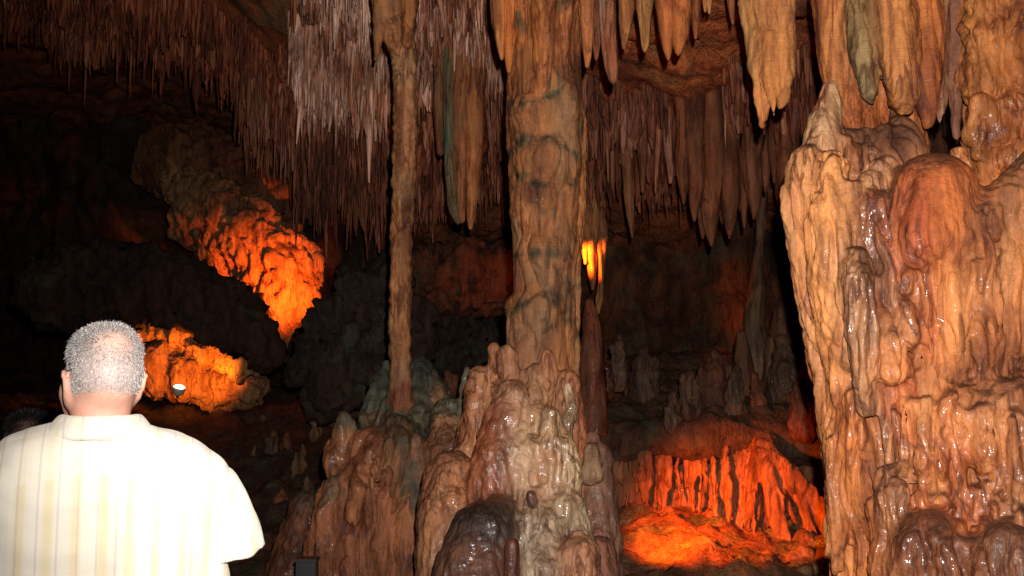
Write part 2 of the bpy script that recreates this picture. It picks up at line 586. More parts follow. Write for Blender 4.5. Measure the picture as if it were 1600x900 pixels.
# ================================================================== the setting: cave ceiling, back wall, floor
def table(cols, rows, vals, cx, ry):
    cols = np.array(cols, float); rows = np.array(rows, float); vals = np.array(vals, float)
    cx = np.clip(cx, cols[0], cols[-1]); ry = np.clip(ry, rows[0], rows[-1])
    i = np.clip(np.searchsorted(cols, cx) - 1, 0, len(cols) - 2); j = np.clip(np.searchsorted(rows, ry) - 1, 0, len(rows) - 2)
    u = (cx - cols[i]) / (cols[i + 1] - cols[i]); v = (ry - rows[j]) / (rows[j + 1] - rows[j])
    u = u * u * (3 - 2 * u)
    return (vals[j, i] * (1 - u) + vals[j, i + 1] * u) * (1 - v) + (vals[j + 1, i] * (1 - u) + vals[j + 1, i + 1] * u) * v

# height of the ceiling, written as the photograph row at which it shows at each distance
C_COLS = [-300, 0, 150, 300, 420, 480, 620, 700, 780, 900, 1000, 1100, 1200, 1300, 1500, 1800]
C_ROWS = [3, 4, 5, 6, 7, 7.5, 8, 8.5, 9, 10, 11, 12, 13.5]
C_VALS = [
 [-800] * 12 + [-300, -260, -260, -260],
 [-430] * 10 + [-380, -300, -110, -80, -80, -80],
 [-320, -320, -320, -320, -270, -270, -270, -220, -130, -110, -90, -90, -60, -50, -50, -50],
 [-250, -250, -240, -230, -190, -160, -160, -130, -80, -30, 0, 0, -10, 0, 0, 0],
 [-190, -190, -170, -140, -100, -70, -60, -50, -10, 60, 80, 90, 80, 60, 60, 60],
 [-110, -90, -70, -50, -10, 30, 50, 40, 50, 100, 120, 140, 140, 120, 120, 120],
 [-70, -50, -30, 0, 60, 120, 150, 110, 110, 140, 160, 190, 180, 160, 160, 160],
 [-30, -20, 0, 20, 100, 150, 180, 150, 150, 160, 190, 210, 200, 190, 190, 190],
 [0, 0, 30, 50, 140, 190, 220, 200, 190, 180, 220, 230, 220, 220, 220, 220],
 [20, 30, 60, 70, 180, 250, 270, 250, 230, 220, 260, 260, 260, 260, 260, 260],
 [40, 50, 60, 60, 200, 290, 310, 300, 280, 260, 300, 300, 300, 300, 300, 300],
 [60, 60, 50, 40, 200, 320, 350, 350, 330, 330, 350, 350, 350, 350, 350, 350],
 [60, 60, 40, 20, 200, 340, 380, 400, 380, 380, 400, 400, 400, 400, 400, 400]]

def ceil_z(x, y):
    px = 800 + F * x / np.maximum(y, 0.5)
    py = table(C_COLS, C_ROWS, C_VALS, px, y)
    b = (450 - py) / F
    z = 1.6 + (_s + b * _c) * y / (_c - b * _s)
    p = np.stack([x, y, 0 * x], axis=1)
    z = np.minimum(z, 5.6) + 0.22 * fbm(p * 0.9, 4) + 0.05 * fbm(p * 4 + 30, 3)
    return z

def grid_mesh(name, us, vs_, fn, flip=False):
    U, W = np.meshgrid(us, vs_, indexing='ij')
    V = fn(U.ravel(), W.ravel())
    nu, nv = len(us), len(vs_)
    i = (np.arange(nu - 1)[:, None] * nv + np.arange(nv - 1)[None, :]).ravel()
    Q = np.stack([i, i + nv, i + nv + 1, i + 1], axis=1)
    if flip: Q = Q[:, ::-1]
    return V, Q

def earthy(V, palette, sc_=1.3, seed=0.):
    n = fbm(V * sc_ + seed, 4)
    n2 = fbm(V * np.array([3.5, 3.5, 1.0]) + seed + 50, 3)
    a, b_, c_ = [np.array(q) for q in palette]
    t = sstep(-0.35, 0.45, n)[:, None]; t2 = sstep(0.1, 0.6, n2)[:, None]
    return (a * (1 - t) + b_ * t) * (1 - t2) + c_ * t2

V, Q = grid_mesh('c', np.arange(-11, 7.6, 0.06), np.arange(1.0, 15.2, 0.06), lambda x, y: np.stack([x, y, ceil_z(x, y)], axis=1))
N = vnormals(V, Q)
V = V + N * (0.10 * (np.abs(fbm(V * 2.3 + 70, 4)) - 0.3))[:, None]
col = earthy(V, [(0.22, 0.075, 0.035), (0.36, 0.125, 0.05), (0.2, 0.11, 0.06)])
col = col * (1 + 0.7 * sstep(0.2, 1.2, V[:, 0]))[:, None]  # right part painted lighter, as if more light reached it
wet = 0.3 + 0 * V[:, 0]
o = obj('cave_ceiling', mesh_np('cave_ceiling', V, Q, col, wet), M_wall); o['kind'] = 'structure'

# back wall
def wall_fn(x, z):
    p = np.stack([x, 0 * x, z], axis=1)
    y = 12.9 + 1.5 * sstep(-1.0, -4.5, x) - 0.8 * sstep(2.0, 5, x) + 0.9 * fbm(p * 0.55 + 3, 3) + 0.35 * np.abs(fbm(p * 1.7 + 8, 4))
    y = y - 0.3 * np.abs(perlin(p * np.array([3.2, 1, 0.8]) + 15)) ** .7 - 0.14 * np.abs(perlin(p * np.array([8, 1, 2.0]) + 5)) ** .7
    return np.stack([x, y, z], axis=1)
V, Q = grid_mesh('w', np.arange(-12.5, 8.0, 0.07), np.arange(-0.6, 6.6, 0.07), wall_fn)
col = earthy(V, [(0.05, 0.024, 0.015), (0.10, 0.042, 0.022), (0.045, 0.042, 0.034)], 0.8, 9)
col = col * (1 + 1.0 * sstep(0.0, 1.5, V[:, 0]))[:, None]  # right side painted lighter in place of missing fill light
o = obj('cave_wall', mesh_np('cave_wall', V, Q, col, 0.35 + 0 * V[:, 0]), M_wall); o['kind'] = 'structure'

# side wall far to the right, behind the flowstone mass
def side_fn(y, z):
    p = np.stack([0 * y, y, z], axis=1)
    x = 3.35 + 0.5 * fbm(p * 0.7 + 31, 3) + 0.35 * sstep(7, 10, y) - 0.22 * np.abs(perlin(p * np.array([1, 3.2, .8]) + 12)) ** .7 + 0.1 * fbm(p * 4 + 2, 2)
    return np.stack([x, y, z], axis=1)
V, Q = grid_mesh('w2', np.arange(-1.0, 13.6, 0.07), np.arange(-0.6, 6.0, 0.07), side_fn, True)
col = earthy(V, [(0.09, 0.04, 0.022), (0.16, 0.06, 0.03), (0.08, 0.065, 0.045)], 0.9, 14)
o = obj('cave_wall', mesh_np('cave_wall', V, Q, col, 0.3 + 0 * V[:, 0]), M_wall); o['kind'] = 'structure'

# floor: level where the people stand, climbing to the back on the left, low in the grotto on the right
G_COLS = [-400, 450, 600, 800, 940, 1300, 1800]
G_ROWS = [0, 3, 4.6, 6, 7, 8, 9, 10, 11, 12, 15.2]
G_VALS = [[0] * 7, [0, 0, 0, 0, 0, 0, 0], [.2, .2, .3, .3, .1, .3, .3],
 [.40, .42, .5, .4, .1, .05, .1], [.55, .60, .65, .6, .25, .12, .12], [.75, .82, .9, .8, .33, .24, .2], [1.0, 1.08, 1.15, 1.1, .52, .36, .3],
 [1.25, 1.33, 1.4, 1.3, .70, .5, .5], [1.45, 1.45, 1.55, 1.4, .8, .6, .6], [1.6, 1.6, 1.7, 1.5, .9, .7, .7], [2, 2, 2, 1.8, 1, 1, 1]]
def floor_z(x, y):
    px = 800 + F * x / np.maximum(y, 0.8)
    z = table(G_COLS, G_ROWS, G_VALS, px, y)
    p = np.stack([x, y, 0 * x], axis=1)
    k = sstep(3.0, 6.5, y)
    return z + k * (0.13 * fbm(p * 1.6 + 4, 4) + 0.10 * (np.abs(fbm(p * 3.7 + 20, 3)) - 0.25)) + 0.006 * fbm(p * 7, 2)
V, Q = grid_mesh('f', np.arange(-9, 7.0, 0.05), np.arange(-2.0, 14.6, 0.05), lambda x, y: np.stack([x, y, floor_z(x, y)], axis=1))
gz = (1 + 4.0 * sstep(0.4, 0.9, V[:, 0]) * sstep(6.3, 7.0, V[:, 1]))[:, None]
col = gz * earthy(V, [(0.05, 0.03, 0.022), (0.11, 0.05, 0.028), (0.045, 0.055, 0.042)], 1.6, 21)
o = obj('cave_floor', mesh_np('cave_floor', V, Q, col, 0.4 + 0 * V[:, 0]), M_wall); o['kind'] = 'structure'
print('setting %.1fs' % (time.time() - T0))
# ================================================================== hanging straws in curtains under the ceiling
def straw_mesh(seed, rings=6, seg=6, flat=1.0):
    """unit stalactite: top at z=0, tip at z=-1, radius about 1 (scaled by the object)"""
    r_ = np.random.default_rng(seed)
    V = []; Q = []
    sx = r_.normal(0, 0.16, rings).cumsum() * 0.8; sy_ = r_.normal(0, 0.16, rings).cumsum() * 0.8
    kn = r_.uniform(0.85, 1.2, rings)
    for i in range(rings):
        f = i / (rings - 1)
        r = (1.25 - 0.55 * f - 0.25 * f ** 3) * kn[i]
        if i == rings - 1: r = 0.22
        for j in range(seg):
            a = 2 * math.pi * (j + 0.5 * (i % 2)) / seg
            rr = r * r_.uniform(0.86, 1.14)
            V.append((sx[i] + rr * math.cos(a), (sy_[i] + rr * math.sin(a)) * flat, -f))
    for i in range(rings - 1):
        for j in range(seg):
            Q.append((i * seg + j, (i + 1) * seg + j, (i + 1) * seg + (j + 1) % seg, i * seg + (j + 1) % seg))
    return np.array(V, float), np.array(Q, int)

STRAWS = [straw_mesh(100 + i) for i in range(14)]

def curtain(name, label, cat, spec, cols, seed, n, keep, group=None, wetv=0.3):
    """spec: list of (px0, px1, d0, d1, len0, len1, rad0, rad1) patches under the ceiling; keep = largest ones as parts"""
    r_ = np.random.default_rng(seed)
    items = []
    tot = sum((s[1] - s[0]) * (s[3] - s[2]) * s[2] for s in spec)
    for s in spec:
        m = int(n * (s[1] - s[0]) * (s[3] - s[2]) * s[2] / tot)
        nc = max(1, m // 6)
        dc = r_.uniform(s[2], s[3], nc) + r_.normal(0, 0.1, nc); pc = r_.uniform(s[0], s[1], nc) + r_.normal(0, 9, nc)
        ci = r_.integers(nc, size=m); lone = r_.random(m) < 0.35
        d = np.where(lone, r_.uniform(s[2], s[3], m), dc[ci] + r_.normal(0, 0.05, m))
        x = np.where(lone, (r_.uniform(s[0], s[1], m) - 800) / F * d, (pc[ci] - 800) / F * dc[ci] + r_.normal(0, 0.045, m))
        z = ceil_z(x, d)
        cl = perlin(np.stack([x * 2.1, d * 2.1, 0 * x + seed], axis=1))
        L = r_.uniform(s[4], s[5], m) * (0.75 + 0.7 * np.clip(cl + 0.3, 0, 1)) * np.where(r_.random(m) < 0.12, 1.5, 1.0) * r_.uniform(0.6, 1.1, m)
        R = r_.uniform(s[6], s[7], m) * np.exp(r_.normal(0, 0.28, m))
        big = r_.random(m) < 0.06
        R = np.where(big, R * 1.9, R); L = np.where(big, L * 1.25, L)
        shade = perlin(np.stack([x * 1.3 + 5, d * 1.3, 0 * x + seed * 3.3], axis=1))
        ok = cl > -0.42
        for q in np.nonzero(ok)[0]:
            items.append((x[q], d[q], z[q] + 0.09, L[q] + 0.09, R[q], r_.integers(len(STRAWS)), r_.uniform(0, 6.28), float(np.clip(0.5 + 0.75 * shade[q] + r_.normal(0, 0.22), 0, 0.999)), cl[q]))
    items.sort(key=lambda t: -t[3] * t[4] / t[1] ** 2)
    bx = np.mean([t[0] for t in items]); by = np.mean([t[1] for t in items]); bz = np.max([t[2] for t in items])
    root = thing(name, label, cat, (bx, by, bz), group)
    cols = [np.array(c) for c in cols]
    meshes = {}
    def colour(t):
        c = cols[int(t[7] * len(cols))]
        return c * (0.7 + 0.5 * ((t[7] * 131) % 1))
    for t in items[:keep]:
        key = (t[5], int(t[7] * len(cols)))
        if key not in meshes:
            V, Q = STRAWS[t[5]]
            c = np.tile(cols[key[1]], (len(V), 1))
            meshes[key] = mesh_np('stalactite', V, Q, c, np.full(len(V), wetv))
        o = obj('stalactite', meshes[key], M_straw, root)
        o.location = (t[0] - bx, t[1] - by, t[2] - bz)
        o.scale = (t[4], t[4], t[3])
        o.rotation_euler = (r_.normal(0, 0.04), r_.normal(0, 0.04), t[6])
    VV = []; QQ = []; CC = []; off = 0
    for t in items[keep:]:
        V, Q = STRAWS[t[5]]
        ca, sa = math.cos(t[6]), math.sin(t[6])
        w = np.stack([(V[:, 0] * ca - V[:, 1] * sa) * t[4] + t[0] - bx, (V[:, 0] * sa + V[:, 1] * ca) * t[4] + t[1] - by, V[:, 2] * t[3] + t[2] - bz], axis=1)
        VV.append(w); QQ.append(Q + off); CC.append(np.tile(colour(t), (len(V), 1))); off += len(V)
    if VV:
        VV = np.concatenate(VV)
        o = obj('small_stalactites', mesh_np('small_stalactites', VV, np.concatenate(QQ), np.concatenate(CC), np.full(len(VV), wetv)), M_straw, root)
        o['kind'] = 'stuff'
    return root

GR = 'curtains of thin stalactites under the cave ceiling'
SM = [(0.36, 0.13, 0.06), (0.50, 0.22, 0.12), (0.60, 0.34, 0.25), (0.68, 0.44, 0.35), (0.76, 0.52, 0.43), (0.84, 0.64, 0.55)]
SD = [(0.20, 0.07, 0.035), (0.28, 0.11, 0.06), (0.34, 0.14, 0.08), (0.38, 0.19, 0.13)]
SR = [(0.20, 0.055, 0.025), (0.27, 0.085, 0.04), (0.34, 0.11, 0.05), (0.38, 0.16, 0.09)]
curtain('stalactite_curtain', 'dense pale curtain of thin stalactites left of the slim column', 'stalactites',
        [(450, 640, 6.7, 8.3, 0.12, 0.42, 0.008, 0.018)], SM, 1, 3200, 290, GR)
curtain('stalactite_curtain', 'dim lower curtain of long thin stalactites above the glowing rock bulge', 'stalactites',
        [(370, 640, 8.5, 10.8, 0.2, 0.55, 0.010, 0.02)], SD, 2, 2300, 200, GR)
curtain('stalactite_curtain', 'curtain of thin stalactites between the slim column and the thick column', 'stalactites',
        [(640, 800, 6.7, 8.0, 0.1, 0.34, 0.008, 0.02)], SM, 3, 1500, 160, GR)
curtain('stalactite_curtain', 'dim reddish fringe of stalactites across the upper left of the ceiling', 'stalactites',
        [(60, 450, 8.0, 9.7, 0.1, 0.38, 0.009, 0.024)], SR, 4, 2900, 220, GR)
curtain('stalactite_curtain', 'darkest stalactites in the top left corner', 'stalactites',
        [(-120, 70, 8.0, 9.4, 0.15, 0.42, 0.014, 0.034)], SR, 5, 380, 70, GR)
curtain('stalactite_curtain', 'brown curtain of thin stalactites right behind the thick column', 'stalactites',
        [(915, 1080, 7.7, 9.9, 0.12, 0.5, 0.010, 0.028)], SR + SD, 6, 900, 140, GR)
curtain('stalactite_curtain', 'dim brown thin stalactites behind the large forked stalactite', 'stalactites',
        [(1150, 1300, 6.9, 8.4, 0.12, 0.45, 0.011, 0.028)], SD + SR, 8, 520, 90, GR)
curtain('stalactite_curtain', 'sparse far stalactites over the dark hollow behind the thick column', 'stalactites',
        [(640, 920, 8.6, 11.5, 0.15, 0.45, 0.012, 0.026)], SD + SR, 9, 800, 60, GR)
print('curtains %.1fs' % (time.time() - T0))
# ================================================================== the big wet flowstone mass on the right
rnd = random.Random(3)
A = []
NA = ['flowstone_body', 'dome', 'stalagmite', 'drip_finger', 'drip_finger', 'drip_finger', 'drip_finger', 'ledge', 'drip_finger', 'dome', 'drip_finger', 'side_curtain', 'knob', 'knob', 'knob', 'ledge', 'ledge']
# core
A += [cap([(1345, 375, 3.82, 90), (1350, 500, 3.79, 92), (1385, 700, 3.77, 92), (1400, 1000, 3.84, 90), (1400, 1300, 3.84, 95)], 0, TAN, .35, .06),
      cap([(1450, 400, 3.76, 110), (1480, 700, 3.71, 130), (1500, 1300, 3.70, 150)], 0, OR, .5, .06),
      cap([(1620, 420, 3.78, 130), (1640, 700, 3.74, 150), (1650, 1300, 3.7, 160)], 0, OR, .5, .06)]
A += [cap([(1765, 330, 3.6, 115), (1770, 700, 3.55, 120), (1775, 1300, 3.5, 125)], 0, OR, .5, .06), cap([(1860, 300, 3.75, 120), (1870, 1300, 3.7, 130)], 0, TAN, .4, .06)]
# left side curtain leaning inwards to the foot
A += [cap([(1262, 250, 3.72, 26), (1256, 300, 3.72, 34), (1250, 345, 3.74, 30), (1262, 430, 3.74, 26), (1282, 520, 3.75, 24), (1300, 600, 3.76, 22)], 11, PALE, .1, .03),
      cap([(1300, 260, 3.66, 26), (1288, 340, 3.62, 30), (1290, 430, 3.62, 30), (1305, 520, 3.64, 28), (1318, 610, 3.66, 26)], 11, TAN, .2, .03),
      cap([(1330, 300, 3.6, 20), (1312, 380, 3.56, 22), (1318, 470, 3.56, 22), (1328, 560, 3.58, 20)], 11, PALE, .2, .025),
      cap([(1305, 610, 3.74, 26), (1310, 660, 3.72, 30), (1318, 760, 3.72, 26), (1338, 900, 3.72, 26), (1345, 1100, 3.7, 26)], 11, TAN, .15, .03),
      cap([(1335, 630, 3.62, 24), (1340, 700, 3.60, 26), (1350, 800, 3.62, 22), (1365, 950, 3.62, 22)], 11, OR, .35, .03)]
# upper shoulder, brown lumps and the pale stalagmite standing on it
A += [cap([(1290, 225, 3.85, 26), (1340, 230, 3.85, 30), (1400, 235, 3.85, 30)], 7, BRN, .4, .04),
      cap([(1299, 138, 3.82, 14), (1296, 158, 3.82, 20), (1290, 190, 3.80, 25), (1283, 235, 3.78, 33)], 2, (.62, .5, .36), .1, .012, fl=.4),
      cap([(1322, 225, 3.74, 16), (1330, 250, 3.72, 18)], 12, RUST, .5, .02), cap([(1352, 212, 3.78, 14), (1356, 240, 3.74, 18)], 12, BRN, .5, .02),
      cap([(1382, 208, 3.8, 16), (1385, 250, 3.76, 20)], 13, BRN, .5, .02), cap([(1405, 205, 3.86, 26), (1412, 240, 3.82, 36)], 13, (.2, .1, .05), .3, .03),
      cap([(1400, 165, 3.93, 9), (1406, 200, 3.9, 18), (1412, 230, 3.88, 30)], 13, BRN, .2, .02)]
A += [cap([(1290, 300, 3.86, 50), (1350, 300, 3.86, 62), (1420, 300, 3.84, 50)], 0, TAN, .4, .06)]
# grey wet fingers in the middle
A += [cap([(1358, 282, 3.6, 17), (1360, 320, 3.55, 21), (1372, 370, 3.52, 16), (1392, 440, 3.5, 16), (1405, 520, 3.5, 13)], 3, GREY, .9, .014),
      cap([(1383, 265, 3.66, 24), (1388, 330, 3.58, 26), (1395, 420, 3.55, 22), (1412, 500, 3.54, 18)], 4, (.34, .24, .18), .88, .02),
      cap([(1320, 300, 3.6, 16), (1340, 380, 3.56, 15), (1352, 420, 3.55, 14)], 4, TAN, .8, .02),
      cap([(1338, 408, 3.5, 24), (1340, 440, 3.46, 28), (1346, 520, 3.46, 24), (1352, 600, 3.48, 20), (1356, 640, 3.5, 14)], 5, (.30, .2, .14), .88, .012),
      cap([(1368, 440, 3.52, 16), (1376, 520, 3.5, 16), (1380, 600, 3.5, 14), (1384, 680, 3.5, 11), (1388, 740, 3.52, 9)], 5, GREY, .9, .014),
      cap([(1395, 470, 3.5, 14), (1393, 540, 3.46, 17), (1392, 585, 3.45, 19)], 6, OR, .8, .012),
      cap([(1425, 440, 3.52, 15), (1420, 500, 3.5, 15), (1424, 560, 3.5, 12)], 6, OR, .8, .014),
      cap([(1390, 745, 3.44, 20), (1392, 780, 3.4, 24), (1398, 840, 3.4, 22), (1405, 960, 3.4, 22)], 8, (.22, .13, .08), .9, .012),
      cap([(1368, 790, 3.46, 14), (1372, 860, 3.44, 17), (1378, 960, 3.44, 16)], 8, OR, .8, .014)]
# big orange dome with a brown cap
A += [cap([(1457, 308, 3.56, 70), (1452, 372, 3.52, 70)], 1, (.40, .14, .045), .45, .012, fl=.35)]
A += [cap([(1500, 240, 3.7, 12), (1512, 290, 3.66, 15), (1510, 330, 3.64, 12)], 12, TAN, .3, .012)]
# diagonal brown ledge rising to the right and the ledges below it
A += [cap([(1420, 405, 3.5, 22), (1480, 392, 3.46, 24), (1530, 365, 3.44, 34), (1580, 310, 3.44, 40), (1650, 260, 3.44, 50), (1740, 250, 3.5, 60)], 7, (.17, .08, .04), .5, .04),
      cap([(1400, 622, 3.53, 16), (1440, 596, 3.47, 22), (1490, 612, 3.42, 22), (1530, 640, 3.38, 24), (1580, 618, 3.36, 26), (1660, 630, 3.34, 28), (1740, 615, 3.42, 28)], 15, (.2, .1, .05), .6, .03),
      cap([(1400, 815, 3.46, 20), (1440, 790, 3.41, 22), (1490, 812, 3.37, 26), (1530, 785, 3.34, 28), (1600, 800, 3.32, 30), (1730, 790, 3.42, 30)], 16, (.18, .08, .04), .9, .03),
      cap([(1575, 870, 3.15, 52), (1580, 1000, 3.15, 62), (1590, 1300, 3.15, 80)], 9, BRN, .5, .02),
      cap([(1455, 860, 3.3, 60), (1465, 1000, 3.28, 75), (1470, 1300, 3.28, 80)], 16, (.26, .12, .06), .9, .03)]
ORS = [OR, TAN, (0.40, 0.15, 0.06), (0.36, 0.19, 0.1), (.5, .26, .11), (.48, .34, .2)]
drips(A, rnd, [(1425, 400, 3.5), (1480, 400, 3.45), (1540, 385, 3.42), (1600, 350, 3.42)], 13, (110, 230), (7, 15), ORS, .8, 0, .02)
drips(A, rnd, [(1540, 330, 3.4), (1600, 290, 3.4), (1640, 280, 3.4)], 6, (160, 280), (9, 15), ORS, .7, 0, .02)
drips(A, rnd, [(1430, 560, 3.5), (1600, 560, 3.36)], 9, (110, 200), (6, 11), ORS, .9, 0, .02)
drips(A, rnd, [(1430, 750, 3.42), (1600, 750, 3.32)], 8, (90, 160), (7, 12), ORS, .9, 0, .02)
drips(A, rnd, [(1408, 620, 3.48), (1470, 615, 3.40), (1540, 632, 3.33), (1610, 630, 3.3)], 18, (90, 175), (6, 13), ORS, .9, 0, .02)
drips(A, rnd, [(1410, 620, 3.46), (1610, 630, 3.29)], 9, (40, 110), (5, 9), ORS, .9, 0, .02)
rq = random.Random(99)
drips(A, rq, [(1640, 330, 3.36), (1850, 330, 3.5)], 12, (250, 500), (10, 18), ORS, .6, 0, .03)
drips(A, rq, [(1640, 640, 3.36), (1850, 640, 3.46)], 12, (200, 400), (10, 18), ORS, .6, 0, .03)
drips(A, rnd, [(1405, 805, 3.40), (1520, 805, 3.28), (1600, 800, 3.24)], 12, (40, 110), (8, 14), [(.26, .12, .06), OR, BRN], .95, 0, .025)
0 and drips(A, rnd, [(1392, 372, 3.44), (1450, 380, 3.38), (1510, 375, 3.44)], 8, (30, 60), (5, 8), [OR, (.36, .14, .06), TAN], .8, 1, .025)
drips(A, rnd, [(1252, 300, 3.66), (1330, 310, 3.58)], 7, (200, 330), (6, 11), [PALE, TAN, (.5, .27, .13)], .2, 11, .02, lean=42)
drips(A, rnd, [(1290, 640, 3.68), (1370, 650, 3.58)], 8, (120, 260), (6, 11), [TAN, OR, (.3, .16, .08)], .35, 11, .02)
drips(A, rnd, [(1330, 440, 3.5), (1420, 470, 3.5)], 6, (60, 150), (6, 10), [GREY, OR, (.3, .18, .12)], 1.0, 0, .018)

def disp_A(V, N):
    up = sstep(0.35, 0.8, N[:, 2])
    lf = sstep(P(1350, 0, 3.6)[0], P(1310, 0, 3.6)[0], V[:, 0])
    fa = flutes(V, N, 0.034, 11.0, 0.11, 0.06, 1.0, 0.16, 0.38); fb = flutes(V, N, 0.03, 13.0, 0.09, 0.05, 3.0, 0.12, 0.45)
    return (fa * (1 - lf) + fb * lf) * (1 - 0.6 * up) + 0.004 * fbm(V * 22 + 5, 3)
def col_A(V, N, col, wet):
    # brown deposit has settled on the flat tops of the ledges and domes
    up = sstep(0.35, 0.85, N[:, 2] + 0.25 * fbm(V * 5, 3))[:, None]
    col = col * (1 - 0.85 * up) + np.array([0.10, 0.05, 0.03]) * 0.85 * up
    pn = sstep(0.1, 0.5, fbm(V * np.array([4, 4, 1.2]) + 12, 3))[:, None]
    col = col * (1 - 0.55 * pn) + np.array([0.42, 0.12, 0.05]) * 0.55 * pn
    return col, wet * (1 - 0.5 * up[:, 0])
formation('flowstone_formation', 'huge wet orange flowstone mass with drip ridges filling the right side', 'flowstone', A, NA, 0.0085, M_flow, disp_A,
          base=P(1450, 1250, 3.6), colfn=col_A, lo=P(1190, 1110, 3.0) * np.array([1, 1, 1]) , hi=np.array([2.95, 4.3, 3.02]))

# ------------------------------------------------------------------ hanging stalactites above it
S = []
NS = ['stalactite', 'stalactite', 'stalactite', 'stalactite', 'stalactite', 'backing_sheet']
S += [cap([(1320, -120, 4.02, 58), (1320, 0, 4.02, 52), (1330, 100, 4.02, 44), (1335, 170, 4.02, 34), (1350, 225, 4.0, 22)], 5, OR, .1, .02),
      cap([(1300, -80, 3.98, 26), (1298, 60, 3.98, 26), (1306, 170, 3.98, 16)], 5, TAN, .1, .03),
      cap([(1380, 0, 4.02, 40), (1395, 150, 4.02, 34), (1420, 230, 4.02, 30)], 5, (.36, .15, .06), .1, .03)]
S += [cap([(1345, -120, 3.88, 32), (1347, 0, 3.86, 27), (1352, 90, 3.84, 24), (1358, 140, 3.83, 15), (1361, 156, 3.83, 6)], 0, (.26, .27, .17), .1, .006)]
S += [cap([(1392, -120, 3.82, 42), (1396, 0, 3.8, 36), (1405, 90, 3.78, 32), (1412, 150, 3.77, 25), (1415, 168, 3.77, 14), (1408, 175, 3.77, 8)], 1, (.54, .29, .12), .1, .006)]
S += [cap([(1440, -120, 3.84, 32), (1444, 0, 3.82, 28), (1450, 100, 3.8, 26), (1449, 165, 3.79, 16), (1450, 194, 3.79, 6)], 2, OR, .1, .006)]
S += [cap([(1468, -120, 3.86, 18), (1468, 60, 3.85, 14), (1471, 150, 3.84, 11), (1468, 192, 3.84, 4)], 3, MAUVE, .1, .006)]
S += [cap([(1492, -120, 4.1, 22), (1494, 60, 4.1, 16), (1492, 190, 4.1, 9), (1494, 215, 4.1, 4)], 4, (.2, .11, .09), .1, .006)]
def disp_S(V, N):
    return flutes(V, N, 0.017, 12.0, 0.10, 0.03, 4.0, 0.35, 0.5) + 0.004 * np.abs(perlin(V * np.array([9, 9, 55]) + 7)) + 0.003 * fbm(V * 30, 2)
formation('stalactite_cluster', 'cluster of broad orange stalactites, one with a green streak, above the flowstone mass', 'stalactites', S, NS, 0.0105, M_dry, disp_S, base=P(1400, -90, 3.95), hi=np.array([2.3, 4.4, 3.35]), lo=P(1240, 300, 3.55))

S = [cap([(1188, -120, 4.3, 40), (1192, 0, 4.3, 36), (1196, 70, 4.28, 28), (1195, 150, 4.27, 17), (1193, 185, 4.27, 9), (1192, 199, 4.27, 3)], 0, TAN, .1, .01),
     cap([(1215, -100, 4.26, 30), (1222, 40, 4.24, 23), (1226, 110, 4.23, 18), (1222, 155, 4.23, 9), (1221, 168, 4.23, 4)], 1, (.5, .28, .13), .1, .008),
     cap([(1205, 60, 4.22, 15), (1207, 120, 4.2, 12), (1209, 165, 4.2, 7), (1209, 180, 4.2, 3)], 2, TAN, .1, .008),
     cap([(1168, -100, 4.3, 20), (1172, 20, 4.3, 17), (1180, 110, 4.28, 12)], 0, (.4, .33, .18), .1, .012)]
formation('forked_stalactite', 'large tan stalactite with forked tips hanging left of the flowstone mass', 'stalactite', S, ['main_spike', 'side_spike', 'side_spike'], 0.011, M_dry, disp_S, base=P(1195, -90, 4.28))

# ------------------------------------------------------------------ rough orange pillar at the right edge, behind the mass
G = [cap([(1570, -150, 4.0, 70), (1572, 100, 3.98, 66), (1590, 320, 3.96, 62), (1600, 600, 3.96, 60)], 0, (.42, .18, .06), .7, .03),
     cap([(1640, -150, 3.9, 60), (1645, 200, 3.88, 60), (1650, 600, 3.88, 60)], 0, OR, .6, .03),
     cap([(1524, -150, 4.08, 24), (1522, 60, 4.06, 18), (1528, 200, 4.06, 20), (1545, 330, 4.06, 22)], 1, (.24, .12, .08), .4, .015)]
drips(G, rnd, [(1515, 20, 3.94), (1560, -20, 3.88), (1620, -10, 3.86)], 9, (200, 340), (7, 14), [OR, (.34, .14, .05), (.45, .24, .09)], .8, 0, .02)
drips(G, rnd, [(1520, 100, 3.93), (1620, 110, 3.85)], 7, (60, 190), (6, 12), [OR, (.34, .14, .05), BRN], .8, 0, .02)
formation('flowstone_pillar', 'rough glossy orange pillar at the right edge behind the flowstone mass', 'pillar', G, ['pillar_body', 'side_fold'], 0.0125, M_flow,
          lambda V, N: flutes(V, N, 0.036, 9.0, 0.3, 0.1, 8.0, 0.6, 0.7) + 0.02 * (.3 - np.abs(perlin(V * np.array([9, 9, 6]) + 3))) + .008 * fbm(V * 20, 2), base=P(1580, 600, 3.97), hi=np.array([2.35, 4.5, 3.35]), lo=P(1480, 520, 3.6))
print('right %.1fs' % (time.time() - T0))
# ================================================================== the thick column in the middle
D = 5.0
B = [cap([(852, -160, D, 66), (852, 0, D, 60), (852, 120, D, 56), (856, 200, D, 60), (856, 300, D, 58), (855, 400, D, 53), (853, 480, D, 50), (848, 560, D, 55), (846, 640, D, 58)], 0, (.29, .155, .075), .1, .02),
     cap([(812, 120, D, 22), (808, 220, D, 16), (810, 330, D, 12)], 0, OR, .2, .03),
     cap([(893, 190, D - .02, 24), (897, 290, D - .02, 18), (893, 420, D - .03, 16), (888, 520, D - .02, 18), (884, 620, D, 18)], 1, TAN, .15, .03),
     cap([(880, 112, D - .13, 13), (881, 140, D - .15, 17), (882, 175, D - .14, 22)], 2, (.24, .12, .06), .25, .015),
     cap([(820, 500, D - .05, 30), (826, 540, D - .08, 34), (840, 600, D - .08, 40)], 3, (.36, .2, .12), .4, .03),
     cap([(812, 480, D - .02, 22), (850, 470, D - .1, 20)], 0, TAN, .2, .03)]
